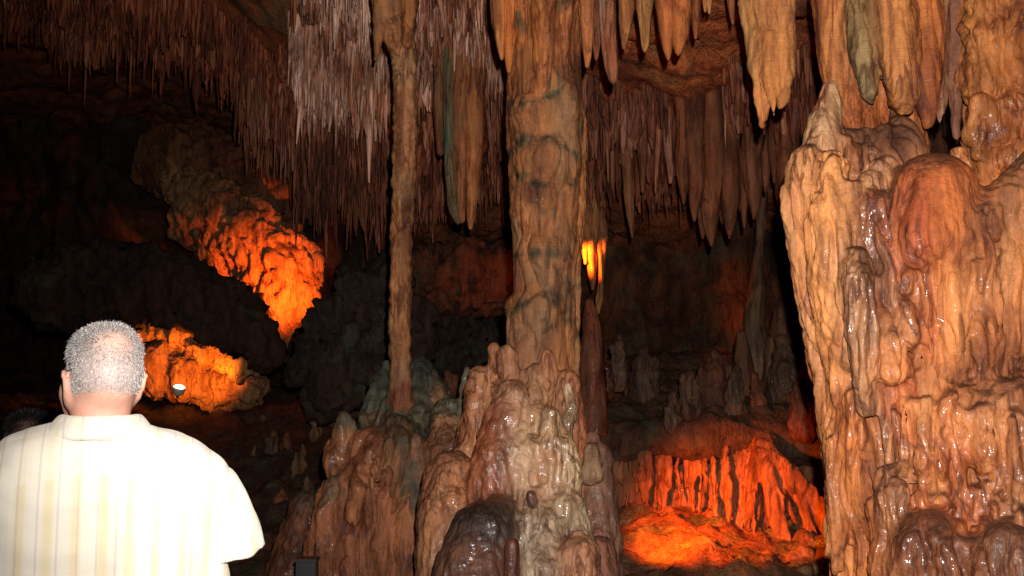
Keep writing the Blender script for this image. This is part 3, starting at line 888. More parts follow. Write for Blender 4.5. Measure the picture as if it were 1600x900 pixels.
# ledges where a lower layer steps out from under the one above
for (y, dx, r) in ((178, -10, 46), (245, 4, 49), (305, -6, 46), (395, 2, 44), (482, -4, 42)):
    B.append(cap([(848 + dx, y + 6, D - .075, r), (850 + dx, y + 40, D - .05, r - 2)], 0, (.31, .165, .08), .15, .012))
rnd = random.Random(11)
# stalactites grown against the top of the shaft
B += [cap([(848, -160, D - .22, 24), (848, 0, D - .22, 21), (850, 80, D - .21, 17), (848, 130, D - .2, 11), (847, 143, D - .2, 7)], 4, (.5, .22, .075), .1, .006),
      cap([(880, -160, D - .18, 22), (882, 0, D - .17, 18), (880, 70, D - .16, 12), (878, 95, D - .16, 6)], 5, (.46, .2, .08), .1, .006),
      cap([(814, -160, D - .15, 16), (812, 0, D - .15, 12), (812, 60, D - .14, 7)], 5, OR, .1, .01)]
def disp_B(V, N):
    a = flutes(V, N, 0.019, 11.0, 0.10, 0.05, 2.0, 0.2, 0.45)
    zz = perlin(V * np.array([7, 7, 9]) + 60)
    return a + 0.005 * np.abs(perlin(V * np.array([11, 11, 24]) + 31)) + 0.004 * zz + 0.003 * fbm(V * 26, 2)
BAND = [P(850, y, D)[2] for y in (172, 238, 300, 392, 478)]
def col_B(V, N, col, wet):
    # dark green growth along the ledges
    ang = V[:, 0] - P(850, 0, D)[0]
    n = fbm(V * 9 + 14, 3); n2 = fbm(V * np.array([5, 5, 2]) + 3, 3)
    m = np.zeros(len(V))
    for i, z in enumerate(BAND):
        zz = V[:, 2] - z - 0.035 * np.sin(ang * 16 + i * 2.1) - 0.05 * n2 + (0.10 * ang if i == 0 else 0.0)
        m = np.maximum(m, np.exp(-(zz / (0.036 + 0.024 * n2)) ** 2) * sstep(-0.25, 0.35, n + (0.45 if i in (0, 1) else 0.15) - 0.3 * (ang > 0.08)))
    m = np.maximum(m, 0.8 * sstep(0.3, 0.6, fbm(V * np.array([6, 6, 3]) + 44, 3)))
    gq = (.55 * sstep(-.15, .35, fbm(V * np.array([4, 4, 1.5]) + 91, 4)))[:, None]
    col = col * (1 - gq) + np.array([.25, .2, .15]) * gq
    m = m * sstep(-.75, .05, fbm(V * 20 + 2, 3))
    m = (0.95 * m * sstep(0.25, -0.1, N[:, 1]))[:, None]
    return col * (1 - m) + np.array([0.045, 0.06, 0.042]) * m, wet
formation('limestone_column', 'thick banded orange limestone column joining floor mound and ceiling', 'column', B,
          ['shaft', 'side_ridge', 'knob', 'foot_bulge', 'stalactite', 'stalactite'], 0.0105, M_dry, disp_B, base=P(852, 640, D), colfn=col_B, hi=np.array([0.55, 5.45, 4.15]), lo=np.array([-0.15, 4.55, 1.25]))

# ================================================================== knobbly mound at its foot
rnd = random.Random(5)
K = []
NK = ['mound_body', 'knob', 'knob', 'knob', 'knob', 'drip_finger', 'white_flow', 'white_flow', 'white_flow', 'side_slab', 'dark_dome', 'brown_dome', 'grey_skirt', 'drip_hole_lump', 'stalagmite_stub', 'stump', 'stump_nub', 'drip_finger', 'knob']
K += [cap([(815, 640, 4.95, 75), (815, 760, 4.9, 95), (820, 900, 4.85, 120), (820, 1250, 4.8, 150)], 0, (.36, .25, .18), .5, .05),
      cap([(765, 600, 4.95, 26), (755, 660, 4.9, 34), (740, 720, 4.85, 40)], 0, (.34, .19, .11), .5, .04),
      cap([(773, 546, 4.82, 11), (775, 570, 4.82, 15)], 1, (.3, .15, .1), .5, .012), cap([(793, 552, 4.78, 15), (795, 580, 4.78, 20)], 2, (.3, .17, .11), .6, .014),
      cap([(856, 556, 4.74, 12), (858, 585, 4.74, 15)], 3, (.3, .15, .09), .5, .012), cap([(884, 596, 4.72, 20), (886, 640, 4.7, 24), (890, 700, 4.7, 26)], 4, (.32, .15, .08), .6, .016),
      cap([(835, 585, 4.78, 18), (838, 620, 4.74, 22)], 1, (.34, .24, .17), .7, .02), cap([(868, 610, 4.7, 10), (868, 640, 4.68, 13)], 18, (.36, .26, .18), .7, .014),
      cap([(752, 590, 4.85, 20), (745, 630, 4.82, 22), (748, 690, 4.78, 14)], 18, (.36, .2, .11), .5, .02)]
K += [cap([(802, 616, 4.6, 25), (792, 660, 4.55, 36), (776, 730, 4.5, 42), (768, 800, 4.46, 40)], 5, (.27, .09, .045), .9, .02),
      cap([(806, 622, 4.55, 18), (812, 680, 4.5, 20), (814, 740, 4.46, 19), (816, 800, 4.44, 17)], 6, (.48, .50, .47), 1, .016),
      cap([(858, 652, 4.5, 17), (860, 690, 4.46, 16), (866, 740, 4.45, 13), (862, 790, 4.44, 10)], 7, (.54, .52, .42), 1, .014),
      cap([(838, 650, 4.55, 18), (838, 720, 4.5, 18), (842, 800, 4.46, 22)], 6, (.5, .36, .22), .9, .02),
      cap([(888, 605, 4.56, 8), (890, 640, 4.53, 9), (884, 690, 4.5, 14), (885, 740, 4.46, 24), (886, 790, 4.44, 26)], 8, (.52, .53, .46), 1, .014),
      cap([(845, 720, 4.44, 7), (847, 770, 4.42, 9)], 17, (.42, .2, .09), .8, .008),
      cap([(900, 620, 4.8, 12), (906, 720, 4.75, 14), (908, 800, 4.72, 18), (912, 900, 4.7, 20)], 9, (.32, .13, .06), .5, .02),
      cap([(886, 660, 4.72, 24), (898, 760, 4.68, 24), (905, 880, 4.66, 24)], 9, (.34, .13, .06), .5, .03)]
K += [cap([(778, 806, 4.36, 32), (756, 838, 4.3, 54), (740, 900, 4.26, 66), (735, 1250, 4.24, 85)], 10, (.035, .028, .028), .8, .02, fl=.7),
      cap([(705, 745, 4.6, 40), (700, 800, 4.55, 50), (700, 900, 4.5, 50)], 11, (.24, .14, .09), .5, .03),
      cap([(826, 778, 4.44, 22), (838, 830, 4.38, 42), (850, 900, 4.33, 58), (860, 1250, 4.25, 100)], 12, (.36, .38, .38), .7, .025),
      cap([(884, 800, 4.44, 34), (888, 850, 4.42, 40)], 12, (.44, .45, .40), .8, .03),
      cap([(830, 774, 4.27, 9), (833, 788, 4.27, 8)], 13, (.10, .04, .035), 1, .004, fl=.2),  # dark lump added in place of a dark drip hole
      cap([(800, 852, 4.0, 12), (800, 880, 4.0, 13), (800, 1000, 4.0, 14)], 14, (.12, .05, .035), .9, .005, fl=.3),
      cap([(902, 872, 4.25, 36), (898, 950, 4.22, 48), (895, 1200, 4.2, 60)], 15, (.34, .2, .14), .6, .02),
      cap([(900, 838, 4.25, 11), (900, 856, 4.25, 13)], 16, (.36, .2, .12), .5, .006)]
drips(K, rnd, [(690, 868, 4.3), (740, 885, 4.2), (790, 880, 4.24)], 9, (50, 110), (8, 14), [(.42, .2, .08), (.34, .13, .06), (.2, .09, .05)], .9, 10, .02)
drips(K, rnd, [(760, 690, 4.5), (790, 720, 4.46)], 5, (50, 100), (7, 12), [(.3, .12, .06), (.36, .17, .09)], .9, 5, .02)
drips(K, rnd, [(735, 610, 4.82), (760, 630, 4.78)], 5, (60, 110), (4, 8), [(.42, .19, .08), (.36, .2, .11)], .5, 0, .015)
drips(K, rnd, [(800, 690, 4.45), (890, 690, 4.44)], 9, (40, 100), (5, 9), [(.54, .52, .42), (.48, .50, .47), (.5, .34, .2)], 1, 6, .014)
drips(K, rnd, [(690, 770, 4.5), (730, 770, 4.46)], 6, (40, 100), (6, 10), [(.36, .18, .09), (.42, .2, .08)], .6, 11, .02)
def disp_K(V, N):
    return flutes(V, N, 0.016, 11.0, 0.22, 0.06, 6.0, 0.5, 0.5) + 0.006 * fbm(V * 18 + 5, 3) + 0.004 * np.abs(perlin(V * 34 + 9))
def col_K(V, N, col, wet):
    up = sstep(0.45, 0.9, N[:, 2] + 0.25 * fbm(V * 5, 3))[:, None]
    up = up * sstep(.06, .12, col.mean(axis=1))[:, None]
    col = col * (1 - 0.55 * up) + np.array([0.15, 0.10, 0.075]) * 0.55 * up
    w = V[:, 0]
    br = sstep(-.1, .35, fbm(V * np.array([4, 4, 1.5]) + 71, 3))[:, None] * .5
    return col * (1 - br) + col * np.array([.62, .42, .34]) * br, wet
formation('stalagmite_mound', 'wet knobbly stalagmite mound with pale grey flow at the foot of the thick column', 'stalagmite', K, NK, 0.0095, M_flow, disp_K, colfn=col_K,
          base=P(815, 1150, 4.7), lo=np.array([-0.62, 3.84, 0.42]), hi=np.array([0.62, 5.4, 2.05]))
S = [cap([(925, 690, 4.72, 15), (930, 715, 4.7, 27), (932, 800, 4.68, 34), (934, 860, 4.66, 37), (936, 1200, 4.6, 48)], 0, (.17, .1, .085), .3, .02),
     cap([(925, 705, 4.6, 16), (923, 740, 4.56, 18)], 1, (.22, .17, .13), .4, .02), cap([(940, 860, 4.5, 22), (942, 900, 4.48, 26), (942, 1100, 4.46, 30)], 1, (.22, .12, .09), .4, .02)]
formation('stalagmite', 'stout purple brown stalagmite right of the pale flow, beside the red grotto', 'stalagmite', S, ['shaft', 'bulge'], 0.013, M_flow, disp_K, base=P(932, 1180, 4.66))

# ================================================================== mound on the left with the slim column
rnd = random.Random(8)
L = []
NL = ['mound_body', 'green_cap', 'knob', 'knob', 'knob', 'drip_fold', 'stalagmite_stub', 'side_slope']
gb = (.085, .15, .15); rb = (.21, .085, .045)
L += [cap([(628, 605, 6.12, 36), (630, 660, 5.95, 62), (630, 760, 5.8, 90), (620, 900, 5.7, 120), (615, 1200, 5.6, 150)], 0, (.2, .13, .085), .4, .06),
      cap([(603, 572, 6.0, 9), (596, 600, 5.98, 20), (592, 660, 5.88, 34)], 1, gb, .4, .02),
      cap([(655, 578, 6.02, 22), (668, 620, 5.98, 30), (680, 680, 5.95, 40)], 1, gb, .4, .03), cap([(684, 606, 5.85, 6), (686, 620, 5.85, 9)], 2, PALE, .3, .01),
      cap([(635, 625, 6.02, 36), (640, 690, 5.85, 46)], 1, (.15, .16, .11), .4, .03),
      cap([(538, 652, 5.6, 11), (534, 680, 5.6, 15), (526, 720, 5.58, 17), (540, 770, 5.55, 26)], 2, (.36, .2, .11), .5, .015), cap([(550, 662, 5.62, 9), (548, 700, 5.6, 14)], 3, (.34, .18, .1), .5, .012),
      cap([(520, 690, 5.62, 10), (518, 730, 5.6, 12)], 3, (.3, .15, .09), .5, .015),
      cap([(580, 700, 5.6, 34), (570, 760, 5.5, 42), (560, 850, 5.45, 52), (555, 1150, 5.4, 75)], 5, rb, .4, .03),
      cap([(585, 690, 5.5, 14), (580, 710, 5.48, 18)], 4, rb, .5, .02), cap([(622, 668, 5.58, 22), (630, 700, 5.52, 30), (630, 750, 5.5, 36)], 1, (.17, .15, .1), .4, .02),
      cap([(516, 770, 5.45, 22), (510, 830, 5.42, 28), (505, 900, 5.4, 34), (500, 1150, 5.36, 55)], 5, (.32, .16, .08), .6, .02),
      cap([(650, 750, 5.45, 26), (640, 830, 5.38, 44), (640, 900, 5.35, 54), (640, 1150, 5.3, 75)], 5, rb, .4, .03),
      cap([(650, 682, 5.42, 9), (650, 710, 5.42, 12), (655, 760, 5.38, 16)], 6, (.36, .23, .14), .4, .012), cap([(632, 725, 5.42, 12), (632, 770, 5.38, 16)], 4, (.32, .15, .08), .5, .015),
      cap([(662, 700, 5.55, 12), (666, 760, 5.5, 16)], 4, (.3, .19, .12), .4, .02), cap([(700, 650, 5.6, 30), (700, 720, 5.45, 40), (690, 900, 5.3, 50), (690, 1150, 5.2, 60)], 0, (.26, .17, .12), .5, .04),
      cap([(720, 655, 5.6, 16), (735, 650, 5.55, 18)], 1, gb, .4, .03), cap([(727, 580, 5.6, 7), (727, 610, 5.6, 9), (724, 650, 5.58, 12)], 6, (.42, .3, .2), .3, .01),
      cap([(690, 760, 5.3, 14), (684, 830, 5.22, 16), (682, 950, 5.18, 18)], 5, (.36, .3, .25), .5, .02),
      cap([(655, 810, 5.25, 9), (655, 840, 5.24, 10)], 4, PALE, .6, .01),
      cap([(480, 800, 5.9, 30), (460, 900, 5.8, 45), (440, 1150, 5.7, 70)], 7, (.14, .06, .035), .3, .04)]
for i in range(34):
    a = rnd.uniform(-1, 1); y = rnd.uniform(640, 880)
    x = 615 + a * (30 + (y - 600) * 0.40); dd = 5.75 - (y - 640) * 0.0012 + 0.12 * abs(a)
    r = rnd.uniform(6, 15)
    c = rnd.choice([gb, rb, (.34, .18, .1), (.22, .14, .09), (.3, .2, .13)]) if y < 740 else rnd.choice([rb, (.34, .18, .1), (.26, .12, .07)])
    L.append(cap([(x, y, dd - .1, r), (x + rnd.uniform(-4, 4), y + r * 2.2, dd - .16, r * 1.3), (x, y + r * 5, dd - .12, r * 1.5)], 0, c, .5, .025))
drips(L, rnd, [(500, 770, 5.38), (580, 740, 5.32), (660, 770, 5.26), (700, 760, 5.2)], 16, (70, 160), (6, 12), [rb, (.36, .19, .1), (.28, .14, .09), (.3, .24, .19)], .5, 5, .025)
drips(L, rnd, [(590, 640, 5.72), (680, 650, 5.7)], 10, (40, 90), (4, 8), [gb, (.2, .16, .1), (.28, .16, .1)], .4, 1, .02)
def col_L(V, N, col, wet):
    g = sstep(-0.05, 0.4, fbm(V * np.array([3, 3, 2]) + 33, 4) + 0.9 * (V[:, 2] - 1.12))[:, None] * 0.8
    br = sstep(-.1, .35, fbm(V * np.array([4, 4, 1.5]) + 71, 3))[:, None] * .6
    col = col * (1 - br) + col * np.array([.55, .42, .38]) * br
    return col * (1 - g) + np.array([0.055, 0.10, 0.095]) * g, wet
formation('stalagmite_mound', 'brown stalagmite mound with a green cap under the slim column', 'stalagmite', L, NL, 0.0145, M_flow,
          lambda V, N: flutes(V, N, 0.02, 8.0, 0.25, 0.06, 9.0, 0.6, 0.6) + 0.008 * fbm(V * 14 + 5, 3), colfn=col_L, base=P(615, 1100, 5.6), lo=np.array([-1.65, 4.9, 0.4]), hi=np.array([-0.15, 6.6, 2.05]))
E_ = [cap([(618, -120, 5.78, 40), (616, 0, 5.78, 36), (622, 50, 5.78, 26), (632, 90, 5.78, 19), (634, 200, 5.78, 18), (631, 280, 5.78, 18.5), (627, 380, 5.78, 16.5), (625, 480, 5.78, 16), (625, 560, 5.78, 15.5), (626, 610, 5.78, 18), (627, 660, 5.78, 25)], 0, (.42, .25, .135), .1, .02),
      cap([(600, -120, 5.7, 18), (594, 30, 5.7, 11), (588, 92, 5.7, 4)], 1, (.34, .19, .1), .1, .015), cap([(640, -120, 5.65, 20), (640, 10, 5.67, 14), (636, 70, 5.68, 8)], 1, (.36, .18, .08), .1, .015)]
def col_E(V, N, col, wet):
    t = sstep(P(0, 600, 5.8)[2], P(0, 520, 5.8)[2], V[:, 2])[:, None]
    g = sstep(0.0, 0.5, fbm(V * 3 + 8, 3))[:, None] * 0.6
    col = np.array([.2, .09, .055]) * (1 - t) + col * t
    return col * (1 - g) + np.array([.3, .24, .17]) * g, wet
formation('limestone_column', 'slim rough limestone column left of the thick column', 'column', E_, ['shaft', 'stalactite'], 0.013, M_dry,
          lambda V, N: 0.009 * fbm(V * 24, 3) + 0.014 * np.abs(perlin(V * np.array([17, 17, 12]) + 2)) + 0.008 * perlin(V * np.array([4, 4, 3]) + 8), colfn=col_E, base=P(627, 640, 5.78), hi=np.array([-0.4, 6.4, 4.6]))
print('centre %.1fs' % (time.time() - T0))
# ================================================================== single stalactites near the top of the frame
HG = 'stalactites hanging along the top edge'
d = 4.9
for (lab, pts, c1, c2) in [
  ('small orange stalactite with a dark tip just left of the thick column', [(779, -150, d, 20), (780, 0, d, 15), (781, 40, d, 13), (783, 75, d, 8), (784, 92, d, 3)], (.46, .21, .09), TAN),
  ('slender stalactite touching the left side of the thick column', [(800, -150, d, 20), (798, 0, d, 16), (796, 60, d, 11), (795, 100, d, 6), (795, 112, d, 3)], OR, TAN),
  ('short grey tipped stalactite touching the right side of the thick column', [(914, -150, d, 22), (916, 0, d, 14), (917, 50, d, 10), (918, 85, d, 7), (917, 104, d, 3)], (.42, .2, .1), MAUVE),
  ('thin brown stalactite second to the right of the thick column', [(934, -150, d + .1, 16), (934, 0, d + .1, 11), (933, 60, d + .1, 8), (932, 92, d + .1, 3)], (.34, .17, .09), OR),
  ('slanting stalactite with a pale mauve edge and broken tip', [(940, -150, d, 18), (946, 0, d, 13), (951, 60, d, 13), (956, 110, d, 11), (958, 126, d, 7)], (.34, .17, .11), (.36, .3, .3)),
  ('narrow dark stalactite left of the green tinted one', [(980, -150, d + .2, 22), (980, 0, d + .2, 15), (977, 50, d + .2, 9), (975, 76, d + .2, 3)], (.3, .15, .08), TAN),
  ('green tinted stalactite left of the orange pair', [(1008, -150, d, 22), (1007, 0, d, 14), (1007, 40, d, 9), (1008, 70, d, 7), (1007, 80, d, 3)], (.34, .25, .12), (.42, .26, .12)),
  ('left one of the bright orange pair of stalactites', [(1042, -150, d - .1, 24), (1040, 0, d - .1, 18), (1042, 50, d - .1, 13), (1043, 80, d - .1, 7), (1044, 92, d - .1, 3)], (.48, .2, .07), (.4, .16, .06)),
  ('right one of the bright orange pair of stalactites', [(1060, -150, d - .12, 24), (1062, 0, d - .12, 17), (1062, 50, d - .12, 14), (1061, 76, d - .12, 8), (1060, 84, d - .12, 4)], (.48, .2, .07), (.42, .18, .07)),
  ('thin orange stalactite right of the orange pair', [(1086, -150, d, 14), (1086, 0, d, 9), (1087, 40, d, 6), (1087, 60, d, 2)], (.4, .17, .07), OR),
  ('tiny stalactite left of the pair of tiny tips', [(1101, -150, d, 10), (1102, 0, d, 5), (1102, 18, d, 2)], TAN, OR),
  ('tiny pale stalactite tip beside the top edge', [(1108, -150, d, 10), (1108, 0, d, 5), (1108, 21, d, 2)], PALE, OR),
  ('thin stalactite just left of the large forked stalactite', [(1143, -150, d, 12), (1142, 0, d, 7), (1144, 25, d, 4), (1145, 37, d, 2)], (.4, .18, .08), TAN)]:
    spike_thing('stalactite', lab, 'stalactite', pts, M_dry, HG, seg=24, step=0.014, amp=0.16, lobes=5, seed=pts[0][0] * .37, col=c1, col2=c2)

# ================================================================== heavier draperies further back
def cluster(name, label, cat, spikes, mat, base, partname='stalactite', **kw):
    root = thing(name, label, cat, base)
    for i, (pts, c1, c2) in enumerate(spikes):
        V, Q, c, w = spike_px(pts, seed=i * 3.7 + pts[0][0] * .13, col=c1, col2=c2, **kw)
        obj(partname, mesh_np(partname, V - np.array(base), Q, c, w), mat, root)
    return root
d = 7.45
cluster('stalactite_cluster', 'pair of long fused stalactites, the left one streaked bright green', 'stalactites', [
  ([(706, 20, d, 15), (703, 100, d, 11), (702, 180, d, 9), (704, 270, d, 10), (708, 320, d, 9), (712, 335, d, 8), (716, 348, d, 4)], (.09, .22, .19), (.2, .2, .14)),
  ([(722, 0, d, 20), (722, 100, d, 15), (720, 200, d, 12), (720, 300, d, 9), (722, 345, d, 5)], (.4, .2, .1), (.3, .17, .1)),
  ([(742, 0, d, 22), (743, 100, d, 17), (741, 200, d, 15), (738, 290, d, 12), (735, 335, d, 7), (735, 357, d, 3)], (.5, .26, .13), (.38, .19, .1)),
  ([(690, 60, d + .1, 14), (686, 160, d + .1, 9), (688, 240, d + .1, 6)], (.25, .15, .09), (.2, .1, .06))], M_dry, P(715, 0, d), seg=24, step=0.025, amp=0.15)
d = 7.7
sp = []
r2 = random.Random(4)
for (x, y1, r) in [(1068, 318, 12), (1085, 345, 14), (1098, 372, 13), (1112, 384, 14), (1128, 350, 11), (1140, 372, 17), (1157, 330, 11), (1163, 355, 8), (1178, 342, 15), (1196, 300, 11), (1210, 285, 9), (1232, 362, 18), (1250, 330, 14)]:
    y0 = 120; dd = d + r2.uniform(-.15, .15)
    c = r2.choice([(.26, .11, .06), (.3, .13, .07), (.24, .12, .08), (.3, .15, .1)])
    sp.append(([(x, y0, dd, r * 1.3), (x + r2.uniform(-3, 3), (y0 + y1) / 2, dd, r * 1.15), (x + r2.uniform(-4, 4), y1 - 60, dd, r), (x, y1 - 20, dd, r * .55), (x, y1, dd, 2)], c, (.2, .09, .05)))
cluster('stalactite_drapery', 'dark rust drapery of broad stalactites behind the forked stalactite', 'stalactites', sp, M_dry, P(1150, 120, d), seg=24, step=0.03, amp=0.22, lobes=6)
d = 8.3
cluster('stalactite_cluster', 'pair of long thin dim stalactites right of the small glowing drapery', 'stalactites', [
  ([(975, 150, d, 16), (980, 260, d, 10), (985, 330, d, 7), (988, 370, d, 2)], (.26, .14, .09), (.2, .1, .06)), ([(1000, 150, d, 14), (1003, 230, d, 10), (1004, 300, d, 3)], (.24, .12, .08), (.2, .1, .06))], M_dry, P(985, 150, d), seg=18, step=0.03, amp=0.2)

# ================================================================== dark terrace on the right with stalagmites, grotto below it
rnd = random.Random(21)
T = []
for (dd, top, r) in [(9.2, 652, .2), (9.35, 640, .24), (9.5, 632, .28), (9.7, 622, .32), (10.2, 608, .34), (10.8, 590, .36), (11.4, 570, .4), (12.1, 550, .45)]:
    pts = []; rr = []
    for x in range(820, 1521, 70):
        p = P(x, top + rnd.uniform(-9, 9), dd + rnd.uniform(-.1, .1)); p[2] -= r
        pts.append(p); rr.append(r * rnd.uniform(.72, 1.12))
    T.append(Prim(pts, rr, 0, (.10, .06, .042), .3, .12))
for i in range(80):
    x = rnd.uniform(900, 1330); dd = rnd.uniform(9.15, 11.5)
    y = 655 - (dd - 9.1) * 32
    r = rnd.choice([rnd.uniform(4, 9), rnd.uniform(8, 20)])
    T.append(cap([(x, y + r * .1, dd, r), (x + rnd.uniform(-20, 20), y + r * .5, dd + .05, r * .8)], 0, rnd.choice([(.14, .07, .045), (.09, .075, .06), (.2, .085, .05)]), .4, .035))
for i in range(46):
    x = rnd.uniform(905, 1330); dd = rnd.uniform(9.2, 11.6); y = 652 - (dd - 9.1) * 32; r = rnd.uniform(3, 8); hh_ = r * rnd.uniform(1.5, 4.5)
    T.append(cap([(x, y + 8, dd, r * 1.3), (x + rnd.uniform(-3, 3), y - hh_ * .5, dd, r), (x + rnd.uniform(-4, 4), y - hh_, dd, r * .6)], 0, rnd.choice([(.16, .07, .045), (.11, .08, .06), (.2, .08, .045)]), .4, .02))
T.append(cap([(1060, 668, 9.0, 10), (1110, 662, 8.98, 14), (1160, 666, 9.0, 9)], 0, (.16, .1, .07), .3, .05))
V, Q = field(T, 0.025)
grp, colr, wet = prim_attrs(T, V, .05)
N = vnormals(V, Q)
V = V + N * (0.05 * (np.abs(fbm(V * np.array([3.5, 3.5, 6]) + 2, 4)) - .2) + 0.012 * fbm(V * 14, 3))[:, None]
o = obj('rock_terrace', mesh_np('rock_terrace', V, Q, colr, wet), M_wall); o['kind'] = 'structure'

SGL = [('lumpy stalagmite second from the thick column on the dark terrace', 965, 520, 575, 9.4, 12), ('squat stalagmite nearest the thick column on the dark terrace', 940, 545, 590, 9.2, 13),
       ('broad lumpy stalagmite third from the thick column on the dark terrace', 1005, 540, 600, 9.6, 18), ('small round stalagmite knob left of the tall rust cone', 1078, 575, 620, 9.0, 14),
       ('tall rust coloured cone shaped stalagmite in the middle of the terrace', 1117, 545, 625, 9.4, 22), ('slim stalagmite right of the rust cone', 1150, 570, 630, 9.2, 13),
       ('short stub right of the slim stalagmite on the dark terrace', 1182, 580, 630, 9.3, 12), ('wide dim stalagmite beside the flowstone mass on the terrace', 1225, 520, 635, 9.6, 30),
       ('lower dim stalagmite closest to the flowstone mass on the terrace', 1258, 560, 645, 9.0, 20), ('little knob at the front lip of the terrace', 1050, 610, 640, 8.8, 11)]
def lumpy(i, lab, x, y0, y1, dd, r, c, group, h=.016):
    pp = [cap([(x + rnd.uniform(-3, 3), y0 + r * .5, dd, r * .45), (x, (y0 + y1) / 2, dd, r * .8), (x + rnd.uniform(-4, 4), y1 + 25, dd, r * 1.15)], 0, c, .15, .03)]
    for q in range(6):
        yy = y0 + (y1 - y0) * rnd.uniform(.25, 1.0); xx = x + rnd.choice((-1, 1)) * r * rnd.uniform(.4, 1.1)
        rr_ = r * rnd.uniform(.28, .5)
        pp.append(cap([(xx, yy, dd - rnd.uniform(0, .08), rr_), (xx + rnd.uniform(-3, 3), y1 + 20, dd - .04, rr_ * 1.3)], 0, rnd.choice([c, tuple(.8 * q_ for q_ in c), (c[0] * .8, c[1], c[2] * 1.1)]), .25, .02))
    V, Q = field(pp, h)
    grp, colr, wet = prim_attrs(pp, V, .03)
    N = vnormals(V, Q)
    V = V + N * (flutes(V, N, .028, 10.0, .35, .08, i * 2.0, .7, .5))[:, None]
    b = P(x, y1, dd)
    o = obj('stalagmite', mesh_np('stalagmite', V - b, Q, colr, wet), M_flow, None, b)
    tag(o, lab, 'stalagmite', group)
for i, (lab, x, y0, y1, dd, r) in enumerate(SGL):
    lumpy(i, lab, x, y0, y1, dd, r, rnd.choice([(.15, .065, .04), (.2, .08, .045), (.13, .09, .065)]), 'stalagmites on the dark terrace')
# rear shapes above the terrace
cluster('stalagmite_cluster', 'dim column group with a grey drip cap at the back of the terrace', 'stalagmites', [
  ([(1180, 640, 10.2, 26), (1182, 560, 10.2, 22), (1178, 500, 10.2, 17), (1185, 440, 10.2, 10), (1186, 400, 10.2, 7), (1190, 300, 10.2, 9)], (.16, .13, .11), (.2, .14, .1)),
  ([(1232, 650, 10.0, 34), (1228, 560, 10.0, 30), (1225, 500, 10.0, 22), (1224, 470, 10.0, 10)], (.18, .08, .06), (.14, .08, .06)),
  ([(1165, 640, 9.9, 16), (1160, 560, 9.9, 13), (1158, 520, 9.9, 6)], (.16, .09, .06), (.14, .08, .06)),
  ([(1205, 640, 9.8, 18), (1206, 570, 9.8, 14), (1204, 530, 9.8, 7)], (.17, .1, .07), (.14, .08, .06))], M_flow, P(1190, 640, 10.0), 'stalagmite', seg=22, step=0.03, amp=0.25, lobes=6)
spike_thing('stalagmite', 'tall reddish stalagmite column half hidden behind the thick column', 'stalagmite', [(926, 680, 9.0, 26), (926, 600, 9.0, 22), (925, 540, 9.0, 18), (922, 500, 9.0, 13), (920, 470, 9.0, 6)], M_flow, None, seg=22, step=.03, amp=.2, col=(.24, .09, .05), col2=(.2, .1, .07), wet=.3)

# the grotto curtain: separate folds reaching from the terrace lip to the slope
rnd = random.Random(31)
root = thing('flowstone_curtain', 'red lit curtain of flowstone folds in the grotto under the terrace', 'flowstone', P(1130, 700, 9.0))
base = P(1130, 700, 9.0)
folds = []
x = 940
while x < 1108:
    r = rnd.choice([rnd.uniform(2.5, 4), rnd.uniform(4, 7)])
    y2 = rnd.uniform(745, 822)
    dz = rnd.uniform(-.14, .06)
    folds.append([(x, 662, 9.5 + dz, r * .8), (x, 705, 9.16 + dz, r * .8), (x + rnd.uniform(-3, 3), 735, 9.12 + dz, r * rnd.uniform(.7, 1.1)), (x + rnd.uniform(-5, 5), y2 - 15, 9.1 + dz, r * .7), (x + rnd.uniform(-5, 5), y2, 9.1 + dz, r * .25)])
    x += rnd.uniform(4, 11)
for x in (1112, 1121, 1133, 1140, 1152, 1163):
    dz = rnd.uniform(-.12, .05); r = rnd.uniform(4, 9)
    folds.append([(x, 655, 9.45 + dz, r * .8), (x, 700, 9.08 + dz, r * .9), (x + rnd.uniform(-2, 6), 760, 8.98 + dz, r), (x + rnd.uniform(0, 14), rnd.uniform(800, 830), 8.96 + dz, r * .7), (x + rnd.uniform(2, 16), rnd.uniform(835, 872), 8.95 + dz, r * .3)])
for i in range(30):
    f = (i + rnd.uniform(-.4, .4)) / 29
    xb = 1160 + f * 155; xt = 1178 + f * 26
    r = rnd.uniform(3.5, 8); dz = rnd.uniform(-.08, .14)
    folds.append([(xt, 650, 9.45 - .05 * f, r * .7), (xt, 696 + 10 * abs(f - .4), 8.97 - .1 * f + dz, r), (xt + (xb - xt) * .25, 728, 8.87 - .1 * f + dz, r), (xt + (xb - xt) * .7, 780, 8.8 - .1 * f + dz, r * rnd.uniform(.8, 1.2)), (xb, rnd.uniform(815, 852), 8.75 - .1 * f + dz, r * rnd.uniform(.4, .9))])
CP = []; CN = ['curtain_sheet']
for (yy, dd, rr_) in ((668, 9.5, 24), (700, 9.46, 26), (735, 9.44, 26), (770, 9.42, 26), (805, 9.4, 26), (840, 9.4, 24)):
    CP.append(cap([(925, yy, dd, rr_), (1130, yy + rnd.uniform(-4, 4), dd, rr_), (1180, yy, dd - .08, rr_), (1335, yy + 6, dd - .14, rr_)], 0, (.30, .16, .09), .15, .1))
for i, pts in enumerate(folds):
    CN.append('fold')
    CP.append(cap(pts, i + 1, rnd.choice([(.34, .2, .12), (.30, .16, .09), (.36, .23, .15)]), .2, .05))
bpy.data.objects.remove(root)
formation('flowstone_curtain', 'red lit curtain of flowstone folds in the grotto under the terrace', 'flowstone', CP, CN, 0.018, M_dry,
          lambda V, N: flutes(V, N, .03, 8.0, .12, .08, 2.0, .35, .6), base=base, minpart=60)
